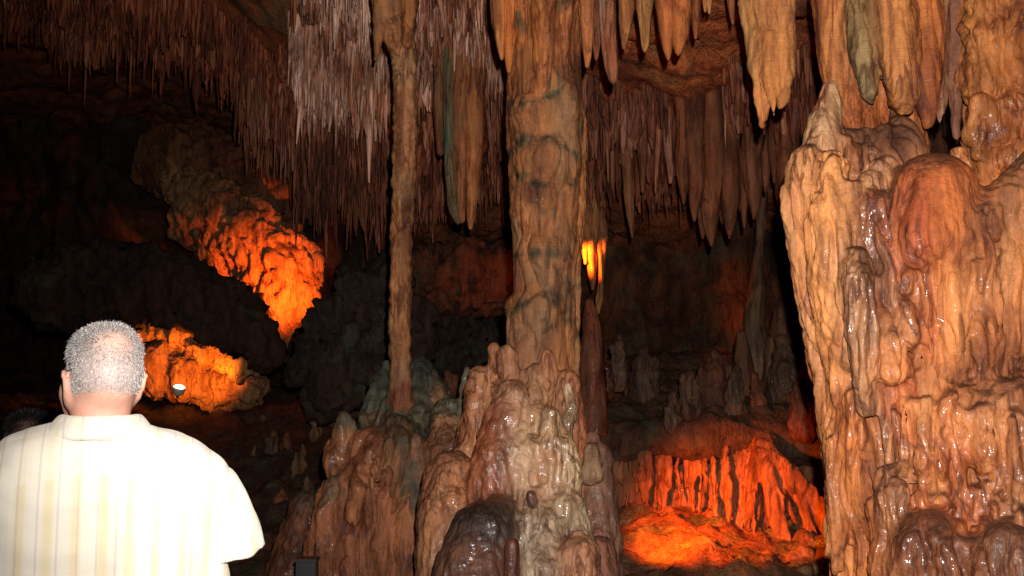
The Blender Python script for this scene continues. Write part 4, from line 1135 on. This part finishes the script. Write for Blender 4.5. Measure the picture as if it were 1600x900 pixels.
# rock behind the folds
T = [cap([(930, 720, 9.75, 40), (1100, 720, 9.75, 40), (1340, 720, 9.7, 40)], 0, (.3, .17, .1), .1, .1), cap([(930, 790, 9.7, 45), (1100, 790, 9.7, 45), (1340, 790, 9.6, 45)], 0, (.3, .17, .1), .1, .1), cap([(930, 850, 9.6, 45), (1100, 860, 9.6, 45), (1340, 860, 9.5, 45)], 0, (.3, .17, .1), .1, .1),
     cap([(940, 830, 9.0, 14), (1000, 835, 8.9, 18), (1050, 850, 8.8, 12)], 0, (.34, .22, .13), .1, .1), cap([(1000, 862, 8.4, 12), (1060, 870, 8.3, 14), (1120, 880, 8.3, 10)], 0, (.34, .22, .13), .1, .1)]
for i in range(34):
    x = rnd.uniform(940, 1330); y = rnd.uniform(822, 900); dd = 9.1 - (y - 820) * .018
    r = rnd.uniform(5, 15)
    T.append(cap([(x, y, dd, r), (x + rnd.uniform(-22, 22), y + rnd.uniform(-3, 6), dd, r * .6)], 0, rnd.choice([(.32, .2, .12), (.2, .12, .08), (.36, .24, .15)]), .2, .05))
V, Q = field(T, 0.03)
grp, colr, wet = prim_attrs(T, V, .05)
N = vnormals(V, Q)
V = V + N * (0.09 * (.4 - 1.3 * np.abs(perlin(V * np.array([3.5, 3.5, 5]) + 8))) + 0.05 * (.4 - 1.4 * np.abs(perlin(V * 8.5 + 3))) + 0.04 * fbm(V * 3 + 8, 3) + 0.015 * fbm(V * 12, 3))[:, None]
o = obj('grotto_rock', mesh_np('grotto_rock', V, Q, colr, wet), M_wall); o['kind'] = 'structure'
spike_thing('stalagmite', 'short pale stalagmite stub at the bottom edge beside the red grotto', 'stalagmite', [(1292, 960, 6.0, 13), (1292, 910, 6.0, 10), (1291, 885, 6.0, 9), (1291, 878, 6.0, 6)], M_flow, None, seg=20, step=.012, amp=.12, col=(.3, .18, .13), wet=.8)

# ================================================================== glowing rocks on the left
def rock(name, label, prims, h, amp, seed, mat=None, cat='rock', rough=2.6, ridge=1.0):
    V, Q = field(prims, h)
    grp, colr, wet = prim_attrs(prims, V, .06)
    N = vnormals(V, Q)
    q = V + .25 * np.stack([perlin(V * 1.9 + seed), perlin(V * 1.9 + seed + 7), perlin(V * 1.9 + seed + 13)], axis=1)
    sc3 = np.array([1.0, 1.0, .62])
    V = V + N * (ridge * amp * (.5 - 1.5 * np.abs(perlin(q * sc3 * rough + seed))) + ridge * amp * .55 * (.4 - 1.4 * np.abs(perlin(q * sc3 * rough * 2.3 + seed + 3))) + amp * (1.5 - ridge) * fbm(q * sc3 * rough * .7 + 4, 5, .6) + amp * .22 * (.3 - np.abs(perlin(q * rough * 6 + seed))))[:, None]
    N = vnormals(V, Q)
    V = V + N * flutes(V, N, amp * .45, 4.5, .3, .1, seed, .3, .6)[:, None]
    b = np.array([V[:, 0].mean(), V[:, 1].mean(), V[:, 2].min()])
    o = obj(name, mesh_np(name, V - b, Q, colr, wet), mat or M_wall, None, b)
    return tag(o, label, cat)
lc = (.34, .22, .14)
rock('rock_bulge', 'craggy overhanging rock bulge glowing orange left of the slim column', [
    cap([(285, 285, 12.2, 32), (330, 320, 12.0, 52), (390, 365, 11.7, 58), (440, 420, 11.5, 52), (455, 465, 11.4, 42), (440, 515, 11.4, 24), (438, 555, 11.4, 11)], 0, lc, .1, .12),
    cap([(470, 385, 11.5, 20), (485, 440, 11.4, 18)], 0, lc, .1, .12), cap([(300, 350, 12.1, 30), (370, 420, 11.8, 30)], 0, lc, .1, .12), cap([(270, 250, 12.6, 60), (440, 300, 12.4, 60)], 0, (.2, .1, .06), .1, .12)], 0.03, 0.10, 3., rough=3.6, ridge=.4)
rock('rock_shelf', 'jagged rock shelf with a glowing yellow rim right of the man', [
    cap([(195, 535, 9.9, 12), (235, 515, 9.9, 13), (275, 525, 9.9, 12), (320, 552, 9.8, 12), (365, 578, 9.7, 12), (400, 580, 9.7, 9)], 0, (.4, .27, .16), .1, .04),
    cap([(200, 580, 10.3, 40), (260, 575, 10.3, 42), (320, 600, 10.2, 36), (390, 610, 10.1, 28)], 0, lc, .1, .06)], 0.026, 0.09, 7., rough=5.0, ridge=.5)
rock('rock_overhang', 'dark overhanging rock between the glowing bulge and the glowing shelf', [
    cap([(100, 455, 9.3, 60), (235, 440, 9.25, 50), (330, 472, 9.2, 50), (395, 525, 9.2, 32), (420, 560, 9.2, 14)], 0, (.045, .022, .014), .2, .1), cap([(120, 430, 9.8, 45), (260, 440, 9.8, 40), (360, 490, 9.7, 36)], 0, (.045, .022, .014), .2, .1), cap([(130, 430, 10.4, 50), (270, 445, 10.4, 42), (370, 500, 10.3, 40)], 0, (.045, .022, .014), .2, .1)], 0.035, 0.14, 11., rough=3.6)  # rear chains are an added roof, keeping the lamp off the ceiling
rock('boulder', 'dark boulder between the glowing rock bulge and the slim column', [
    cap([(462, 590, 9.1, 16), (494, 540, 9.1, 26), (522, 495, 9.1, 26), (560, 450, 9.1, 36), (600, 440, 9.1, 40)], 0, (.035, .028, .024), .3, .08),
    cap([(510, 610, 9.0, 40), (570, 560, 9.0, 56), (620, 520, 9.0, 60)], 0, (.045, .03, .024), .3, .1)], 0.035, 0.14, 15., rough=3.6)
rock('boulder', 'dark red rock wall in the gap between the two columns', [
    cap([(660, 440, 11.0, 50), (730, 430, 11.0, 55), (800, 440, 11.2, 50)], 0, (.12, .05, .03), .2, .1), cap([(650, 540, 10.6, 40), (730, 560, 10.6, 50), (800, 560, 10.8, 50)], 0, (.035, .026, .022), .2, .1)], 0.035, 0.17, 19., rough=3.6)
# glowing stalactite behind the thick column
cluster('stalactite_cluster', 'small ragged drapery glowing bright orange just right of the thick column', 'stalactites', [
  ([(912, 300, 10.0, 12), (913, 360, 10.0, 11), (915, 395, 10.0, 5), (915, 412, 10.0, 2)], (.46, .28, .15), (.36, .2, .1)), ([(922, 300, 10.02, 14), (923, 360, 10.0, 13), (926, 400, 10.0, 9), (927, 435, 10.0, 5), (926, 452, 10.0, 2)], (.46, .28, .15), (.36, .2, .1)),
  ([(934, 300, 10.0, 13), (936, 360, 10.0, 11), (939, 400, 10.0, 8), (940, 440, 10.0, 4), (936, 470, 10.0, 5), (934, 490, 10.0, 2)], (.46, .28, .15), (.36, .2, .1)), ([(928, 310, 9.95, 6), (930, 350, 9.95, 5), (931, 385, 9.95, 2)], (.46, .28, .15), (.36, .2, .1)),
  ([(941, 310, 10.05, 6), (943, 360, 10.05, 4), (943, 385, 10.05, 2)], (.46, .28, .15), (.36, .2, .1))], M_dry, P(925, 320, 10.0), seg=18, step=.02, amp=.4, lobes=6)

# stalagmites on the dark slope left of the mound
rnd = random.Random(77)
SLL = ['dim stalagmite nearest the sleeve of the striped shirt on the dark slope', 'dim stalagmite second from the sleeve of the striped shirt', 'dim stalagmite third from the sleeve of the striped shirt, higher up',
       'dim stalagmite close to the knobs of the green capped mound', 'thin far stalagmite just left of the green cap', 'thin far stalagmite touching the left edge of the green cap', 'low stalagmite against the foot of the green capped mound',
       'broad low stalagmite between the sleeve and the green capped mound', 'dim stalagmite directly left of the slim column foot', 'dim stalagmite in the gap between the two columns, nearer the thick one',
       'dim stalagmite in the gap between the two columns, nearer the slim one', 'faint stalagmite highest on the dark slope below the glowing bulge']
for i, (x, y0, y1, dd, r) in enumerate([(398, 690, 740, 8.6, 9), (425, 670, 730, 8.8, 12), (448, 672, 720, 9.0, 10), (470, 690, 760, 8.2, 11), (495, 615, 660, 9.2, 10), (520, 610, 650, 9.4, 9), (480, 740, 800, 7.6, 10), (440, 760, 820, 7.6, 13), (560, 580, 620, 9.6, 12), (700, 575, 630, 9.0, 13), (670, 570, 610, 9.4, 11), (410, 640, 680, 9.8, 9)]):
    lumpy(i + 30, SLL[i], x, y0, y1, dd, r, rnd.choice([(.16, .07, .035), (.11, .085, .06), (.15, .085, .045)]), 'small stalagmites on the dark slope')

# ================================================================== lamps
OC = (1.0, 0.26, 0.03)
M_house = plain('lamp_housing', (.6, .58, .54), .45)
M_black = plain('black_metal', (.012, .012, .014), .45)
M_lens = plain('lamp_lens', (.9, .85, .7), .3, emit=(1.0, .82, .5), estr=5.0, var=0.0)
def lathe(prof, seg=24):
    V = []; Q = []
    for (r, z) in prof:
        for j in range(seg):
            a = 2 * math.pi * j / seg
            V.append((r * math.cos(a), r * math.sin(a), z))
    for i in range(len(prof) - 1):
        for j in range(seg):
            k = (j + 1) % seg
            Q.append((i * seg + j, i * seg + k, (i + 1) * seg + k, (i + 1) * seg + j))
    return np.array(V, float), np.array(Q, int)
lp = P(280, 606, 8.9)
fl = thing('floodlight', 'round grey floodlight with a glowing lens below the rock shelf', 'floodlight', lp)
fl.rotation_euler = (math.radians(20), math.radians(16), 0)
V, Q = lathe([(0.0, -.07), (.03, -.07), (.05, -.05), (.058, -.01), (.06, .012), (.054, .012), (.05, .0)])
obj('housing', mesh_np('housing', V, Q), M_house, fl)
V, Q = lathe([(.052, .004), (.04, .016), (.02, .022), (.001, .024)])
obj('lens', mesh_np('lens', V, Q), M_lens, fl)
V, Q = lathe([(.012, -.1), (.012, -.06)], 8)
obj('stake', mesh_np('stake', V, Q), M_black, fl)
lamp('floodlight_glow', 'SPOT', P(322, 615, 9.05), 190, (1.0, .25, .015), target=P(292, 548, 9.95), size=.05, cone=84, blend=.6)
lamp('bulge_glow', 'SPOT', P(500, 528, 9.55), 1500, (1.0, .16, .008), target=P(424, 436, 11.4), size=.06, cone=40, blend=1.0)
lamp('column_glow', 'SPOT', P(870, 392, 9.72), 240, (1.0, .19, .010), target=P(928, 405, 9.98), size=.05, cone=44, blend=.6)
lamp('wall_glow', 'SPOT', P(850, 440, 9.6), 22, (1.0, .2, .02), target=P(740, 430, 10.8), size=.05, cone=50, blend=.9)
lamp('grotto_glow', 'SPOT', P(946, 760, 7.0), 1000, (1.0, .16, .004), target=P(1150, 835, 8.75), size=.06, cone=58, blend=1.0)

# small black lamp box at the bottom edge
bp = P(480, 897, 5.0)
bl = thing('spotlight_box', 'small black spotlight box on a stake at the bottom edge', 'spotlight', bp)
def box_np(cx, cy, cz, sx, sy, sz, bev=0.006):
    import bmesh
    bm = bmesh.new()
    bmesh.ops.create_cube(bm, size=1.0)
    for v in bm.verts: v.co = Vector((cx + v.co.x * sx, cy + v.co.y * sy, cz + v.co.z * sz))
    bmesh.ops.bevel(bm, geom=bm.edges[:], offset=bev, segments=2, affect='EDGES')
    me = bpy.data.meshes.new('box'); bm.to_mesh(me); bm.free()
    return me
me = box_np(0, 0, 0.02, .10, .09, .10); o = obj('housing', me, M_black, bl)
me = box_np(0, 0, 0.075, .112, .10, .014, .004); o = obj('visor', me, M_black, bl)
V, Q = lathe([(.01, -.5), (.01, -.02)], 8); obj('stake', mesh_np('stake', V, Q), M_black, bl)
V, Q = lathe([(.004, .0), (.004, .13)], 6); o = obj('cable', mesh_np('cable', V + np.array([.045, -.02, 0.03]), Q), M_black, bl)
print('back %.1fs' % (time.time() - T0))
# ================================================================== people
def skin_mat(name, col):
    m, nt, b = new_mat(name)
    a = nd(nt, 'ShaderNodeAttribute', attribute_name='Col')
    iso = pos_scaled(nt, (1, 1, 1))
    v = ramp(nt, noise(nt, iso, 45, 4), [(0.3, (0.88, 0.78, 0.76)), (0.7, (1.06, 1.03, 1.02))])
    nt.links.new(mix(nt, 0.7, a.outputs['Color'], v, 'MULTIPLY'), b.inputs['Base Color'])
    b.inputs['Roughness'].default_value = 0.5
    b.inputs['Subsurface Weight'].default_value = 0.12
    b.inputs['Subsurface Radius'].default_value = (0.012, 0.005, 0.003)
    bp_ = nd(nt, 'ShaderNodeBump'); bp_.inputs['Strength'].default_value = .15; bp_.inputs['Distance'].default_value = .003
    nt.links.new(noise(nt, iso, 260, 2), bp_.inputs['Height']); nt.links.new(bp_.outputs[0], b.inputs['Normal'])
    return m

def stripe_mat():
    """white shirt cloth woven with soft yellow bands and thin grey lines; the yoke is cut across"""
    m, nt, b = new_mat('striped_shirt')
    tc = nd(nt, 'ShaderNodeTexCoord')
    sep = nd(nt, 'ShaderNodeSeparateXYZ'); nt.links.new(tc.outputs['Object'], sep.inputs[0])
    x, y, z = sep.outputs
    yoke = math_n(nt, 'GREATER_THAN', math_n(nt, 'ADD', z, math_n(nt, 'MULTIPLY', math_n(nt, 'ABSOLUTE', x), 0.12)), 1.452)
    m1 = nd(nt, 'ShaderNodeMix', data_type='FLOAT')
    nt.links.new(math_n(nt, 'MULTIPLY', yoke, 0.0), m1.inputs[0]); nt.links.new(x, m1.inputs[2]); nt.links.new(math_n(nt, 'ADD', z, math_n(nt, 'MULTIPLY', y, -.5)), m1.inputs[3])
    u = m1.outputs[0]
    def band(period, ph, lo, hi):
        f = math_n(nt, 'FRACT', math_n(nt, 'ADD', math_n(nt, 'DIVIDE', u, period), ph + 20.0))
        return ramp(nt, f, [(lo, 0), ((lo * .7 + hi * .3), 1), ((lo * .3 + hi * .7), 1), (hi, 0)])
    c = mix(nt, math_n(nt, 'MULTIPLY', band(.046, .1, .2, .7), math_n(nt, 'SUBTRACT', 1.0, math_n(nt, 'MULTIPLY', yoke, .6))), (.70, .66, .56), (.67, .58, .39))
    c = mix(nt, math_n(nt, 'MULTIPLY', band(.033, .32, .42, .58), .35), c, (.34, .30, .33))
    c = mix(nt, math_n(nt, 'MULTIPLY', band(.0165, .1, .4, .6), .22), c, (.66, .55, .40))
    fz = math_n(nt, 'FRACT', math_n(nt, 'DIVIDE', math_n(nt, 'ADD', z, 3.0), .03))
    c = mix(nt, math_n(nt, 'MULTIPLY', ramp(nt, fz, [(.42, 0), (.5, 1), (.58, 0)]), .15), c, (.6, .5, .4))
    nt.links.new(c, b.inputs['Base Color'])
    b.inputs['Roughness'].default_value = .85
    b.inputs['Sheen Weight'].default_value = .15
    bp_ = nd(nt, 'ShaderNodeBump'); bp_.inputs['Strength'].default_value = .3; bp_.inputs['Distance'].default_value = .004
    nt.links.new(noise(nt, tc.outputs['Object'], 28, 4), bp_.inputs['Height']); nt.links.new(bp_.outputs[0], b.inputs['Normal'])
    return m

def rotz(p, a, c=(0, 0)):
    p = np.array(p, float); x = p[..., 0] - c[0]; y = p[..., 1] - c[1]
    q = p.copy(); q[..., 0] = c[0] + x * math.cos(a) - y * math.sin(a); q[..., 1] = c[1] + x * math.sin(a) + y * math.cos(a)
    return q

def person(label, loc, s, yaw, head_yaw, skin, hair_cols, shirt_mat, trouser_mat, hairlen, nstrand, bald, h, seed):
    r_ = np.random.default_rng(seed)
    B = []
    def pr(pts, rad, k=.03, sy=1.0, head=False, col=skin):
        pts = np.array(pts, float)
        if head:
            pts[:, 0] *= .9
            pts = rotz(pts, head_yaw)
        B.append(Prim(pts, rad, 0, col, 0, k, sy))
    # head and neck
    pr([(0, -.046, 1.650), (0, -.042, 1.674), (0, .036, 1.674)], [.0595, .0595, .0585], .03, head=True)
    pr([(0, -.055, 1.625), (0, 0, 1.61)], [.048, .054], .03, head=True)
    pr([(-.03, .05, 1.60), (-.02, .07, 1.545)], [.045, .034], .03, head=True); pr([(.03, .05, 1.60), (.02, .07, 1.545)], [.045, .034], .03, head=True)
    pr([(0, .098, 1.625), (0, .118, 1.595), (0, .112, 1.585)], [.012, .014, .012], .012, head=True)
    pr([(-.022, .098, 1.555), (.022, .098, 1.555)], [.008, .008], .01, head=True); pr([(-.03, .094, 1.645), (.03, .094, 1.645)], [.012, .012], .02, head=True)
    for sx in (-1, 1):
        e = np.array([(sx * .066, .012, 1.600), (sx * .073, .012, 1.624), (sx * .080, -.002, 1.641), (sx * .083, -.02, 1.636), (sx * .080, -.026, 1.618), (sx * .072, -.014, 1.595), (sx * .065, .006, 1.582)])
        pr(e, [.008, .007, .0065, .0065, .006, .007, .008], .006, head=True)
        pr([(sx * .068, .004, 1.628), (sx * .069, -.006, 1.600)], [.0075, .0075], .01, head=True)
        B.append(Prim(rotz([(sx * .034, .106, 1.628)], head_yaw), [.009], 0, skin, 0, .01, 1.0, True))
    pr([(0, -.012, 1.60), (0, -.018, 1.52), (0, -.02, 1.45)], [.052, .053, .066], .03)
    # trunk, arms, legs
    pr([(-.15, -.01, 1.43), (0, -.02, 1.465), (.15, -.01, 1.43)], [.05, .06, .05], .05)
    for sx in (-1, 1):
        pr([(sx * .075, -.005, 1.38), (sx * .07, .0, 1.15), (sx * .07, 0, .95)], [.105, .095, .10], .05, .85)
        pr([(sx * .18, -.005, 1.415), (sx * .182, .05, 1.28), (sx * .19, .10, 1.14), (sx * .25, .07, .92)], [.050, .045, .04, .03], .03)
        pr([(sx * .266, .055, .90), (sx * .266, .075, .83)], [.030, .036], .02, .8)
        for q, (dx, ln) in enumerate(((-.022, .065), (-.007, .075), (.008, .072), (.022, .058))):
            pr([(sx * .264, .085 + dx, .80), (sx * .262, .09 + dx, .80 - ln * .5), (sx * .252, .092 + dx, .80 - ln)], [.0095, .009, .008], .006)
        pr([(sx * .25, .09, .86), (sx * .238, .11, .82), (sx * .238, .112, .79)], [.012, .0105, .009], .008)
        pr([(sx * .085, 0, .93), (sx * .095, .01, .5), (sx * .1, -.01, .1)], [.085, .058, .04], .03)
        pr([(sx * .1, -.02, .05), (sx * .105, .12, .035)], [.04, .035], .02)
    V, Q = field(B, h)
    N = vnormals(V, Q)
    # hair zone in head coordinates
    def headc(v): return rotz(v, -head_yaw)
    def hairmask(v):
        q = headc(v)
        line = 1.602 + 0.02 * sstep(-.02, .03, q[:, 1]) + .10 * sstep(.03, .075, q[:, 1]) + .006 * perlin(v * 40)
        ear = (np.abs(q[:, 0]) > .0565) & (q[:, 2] < 1.648) & (q[:, 1] > -.034) & (q[:, 1] < .04)
        m = sstep(-.008, .012, q[:, 2] - line)
        m[ear] = 0
        return m
    hm = hairmask(V)
    q = headc(V)
    thin = bald * np.exp(-(((q[:, 0] - .008) / .036) ** 2 + ((q[:, 2] - 1.698) / .024) ** 2 * 1.0)) * (q[:, 1] < 0)
    col = np.tile(np.array(skin), (len(V), 1))
    red = (np.exp(-((V[:, 2] - 1.55) / .03) ** 2) * .35)[:, None]
    col = col * (1 - red) + np.array(skin) * np.array([1.05, .72, .68]) * red
    hb = np.array(hair_cols).mean(axis=0)
    hf = (hm * (0.75 - .55 * thin))[:, None]
    col = col * (1 - hf) + hb * hf
    body = obj('person', mesh_np('person', V * s, Q, col), skin_mat('skin', skin), None, loc)
    body.rotation_euler = (0, 0, yaw)
    tag(body, label, 'person')
    # short hair strands
    cand = np.nonzero(hm > .25)[0]
    pick = r_.choice(cand, nstrand)
    keep = r_.random(nstrand) < (hm[pick] * (1 - .72 * thin[pick]))
    pick = pick[keep]
    n = len(pick)
    p0 = V[pick] + r_.normal(0, h * .45, (n, 3)) - N[pick] * .002
    qq = headc(p0)
    top = sstep(1.63, 1.72, qq[:, 2])
    dirn = N[pick] * (0.12 + .7 * top)[:, None] + np.array([0, 0, -1.0]) * (1 - top)[:, None] * .8 + np.array([0, -.25, .1]) * top[:, None] + r_.normal(0, .17, (n, 3))
    dirn /= np.linalg.norm(dirn, axis=1)[:, None]
    ln = hairlen * r_.uniform(.55, 1.2, n) * (.5 + .6 * top) * (1 - .4 * thin[pick])
    side = np.cross(dirn, r_.normal(0, 1, (n, 3))); side /= np.linalg.norm(side, axis=1)[:, None]
    w = .00042
    mid = p0 + dirn * (ln * .55)[:, None] + r_.normal(0, .0008, (n, 3))
    end = p0 + dirn * ln[:, None] + np.array([0, 0, -1]) * (ln * .18)[:, None]
    HV = np.stack([p0 - side * w, p0 + side * w, mid + side * w * .8, mid - side * w * .8, end + side * w * .2, end - side * w * .2], axis=1).reshape(-1, 3)
    b0 = np.arange(n)[:, None] * 6
    HQ = np.concatenate([b0 + np.array([[0, 1, 2, 3]]), b0 + np.array([[3, 2, 4, 5]])])
    hc = np.array(hair_cols)[r_.integers(len(hair_cols), size=n)] * r_.uniform(.7, 1.2, (n, 1))
    m, nt, bb = new_mat('hair'); a = nd(nt, 'ShaderNodeAttribute', attribute_name='Col'); nt.links.new(a.outputs['Color'], bb.inputs['Base Color']); bb.inputs['Roughness'].default_value = .45
    ho = obj('hair', mesh_np('hair', HV * s, HQ, np.repeat(hc, 6, axis=0)), m, body)
    ho['kind'] = 'stuff'
    # shirt
    Sh = []
    def ps(pts, rad, k=.03, sy=1.0, g=0): Sh.append(Prim(np.array(pts, float), rad, g, (1, 1, 1), 0, k, sy))
    ps([(-.185, -.012, 1.425), (-.10, -.02, 1.462), (0, -.025, 1.487), (.10, -.02, 1.462), (.185, -.012, 1.425)], [.062, .068, .072, .068, .062], .05)
    for sx in (-1, 1):
        ps([(sx * .085, -.02, 1.40), (sx * .118, -.005, 1.18), (sx * .13, 0, .90)], [.125, .132, .136], .05, .85)
        ps([(sx * .14, -.02, 1.38), (sx * .145, -.01, 1.2)], [.07, .06], .06)
    V2, Q2 = field(Sh, h, planes=[((0, 0, .86), (0, 0, -1), (-.5, -.4, .5), (.5, .4, 1.0))])
    def cloth(V2):
        return (.012 * sstep(.10, .2, np.abs(V2[:, 0])) * (np.abs(perlin(np.stack([V2[:, 0] * 16 + V2[:, 2] * 7, V2[:, 1] * 3, V2[:, 2] * 3], axis=1))) - .25)
                + .010 * (np.abs(perlin(np.stack([V2[:, 0] * 10, V2[:, 1] * 2, V2[:, 2] * 1.6 + 3], axis=1))) - .25) + .007 * perlin(V2 * np.array([9, 9, 3.0]) + 3)
                + .007 * (np.abs(perlin(V2 * np.array([7, 7, 11]) + np.stack([V2[:, 2] * 4, 0 * V2[:, 2], 0 * V2[:, 2]], axis=1) + 9)) - .2) + .004 * perlin(V2 * 22 + 4))
    N2 = vnormals(V2, Q2)
    fold = cloth(V2)
    V2 = V2 + N2 * fold[:, None]
    so = obj('shirt', mesh_np('shirt', V2 * s, Q2), shirt_mat, body)
    for sx in (-1, 1):
        sl = [Prim([(sx * .17, -.012, 1.425), (sx * .205, -.012, 1.395), (sx * .240, -.012, 1.33), (sx * .264, -.008, 1.24)], [.058, .066, .066, .068], 0, (1, 1, 1), 0, .02)]
        n1 = np.array([sx * .30, -.05, -.95])
        V6, Q6 = field(sl, h, planes=[((sx * .262, 0, 1.272), tuple(n1), (-.5, -.3, 1.0), (.5, .3, 1.36))])
        N6 = vnormals(V6, Q6)
        V6 = V6 + N6 * cloth(V6 + .7)[:, None]
        obj('sleeve', mesh_np('sleeve', V6 * s, Q6), shirt_mat, so)
    C_ = []
    ring = []; ring2 = []
    for k_ in range(25):
        a = 2 * math.pi * k_ / 24
        fr = max(0, math.sin(a))
        ring.append((.068 * math.cos(a), -.018 + .070 * math.sin(a), 1.553 - .045 * fr)); ring2.append((.092 * math.cos(a), -.020 + .088 * math.sin(a), 1.520 - .06 * fr))
    C_.append(Prim(ring, [.0065] * 25, 0, (1, 1, 1), 0, .02)); C_.append(Prim(ring2, [.007] * 25, 0, (1, 1, 1), 0, .02))
    for k_ in (.2, .4, .6, .8):
        C_.append(Prim([tuple(np.array(a) * (1 - k_) + np.array(b) * k_) for a, b in zip(ring, ring2)], [.0065] * 25, 0, (1, 1, 1), 0, .012))
    V3, Q3 = field(C_, .0045, pad=.03)
    N3 = vnormals(V3, Q3); V3 = V3 + N3 * (.003 * perlin(V3 * 18))[:, None]
    obj('collar', mesh_np('collar', V3 * s, Q3), shirt_mat, so)
    # trousers and shoes
    Tr = [Prim([(-.05, 0, .93), (.05, 0, .93)], [.125, .125], 0, (1, 1, 1), 0, .04, .85)]
    for sx in (-1, 1):
        Tr.append(Prim([(sx * .085, 0, .90), (sx * .095, .01, .5), (sx * .1, -.01, .12)], [.105, .08, .075], 0, (1, 1, 1), 0, .03))
    V4, Q4 = field(Tr, .012, planes=[((0, 0, 1.0), (0, 0, 1), (-.4, -.4, .9), (.4, .4, 1.2)), ((0, 0, .07), (0, 0, -1), (-.4, -.4, 0), (.4, .4, .2))])
    obj('trousers', mesh_np('trousers', V4 * s, Q4), trouser_mat, body)
    for sx in (-1, 1):
        V5, Q5 = field([Prim([(sx * .1, -.03, .045), (sx * .105, .05, .045), (sx * .11, .16, .03)], [.052, .05, .042], 0, (1, 1, 1), 0, .02)], .01, planes=[((0, 0, .003), (0, 0, -1), (-.4, -.4, -.2), (.4, .4, .1))])
        obj('shoe', mesh_np('shoe', V5 * s, Q5), M_black, body)
    return body

M_dark = plain('dark_cloth', (.02, .02, .03), .85)
M_navy = plain('trouser_cloth', (.05, .055, .075), .9)
person('man with short grey hair in a short sleeved striped white shirt seen from behind', (-0.806, 1.9, -0.005), 1.0, 0.36, 0.22, (.62, .36, .27),
       [(.30, .275, .265), (.42, .39, .375), (.17, .155, .15), (.52, .49, .47)], stripe_mat(), M_navy, .0062, 60000, 1.0, .0062, 4)
person('person with dark hair mostly hidden behind the man in the striped shirt', (-1.69, 3.4, 0.0), .875, 0.1, 0.0, (.4, .22, .15),
       [(.012, .011, .013), (.02, .018, .02)], M_dark, M_dark, .03, 9000, 0.0, .011, 5)
print('people %.1fs' % (time.time() - T0))
print('script total %.1fs' % (time.time() - T0))
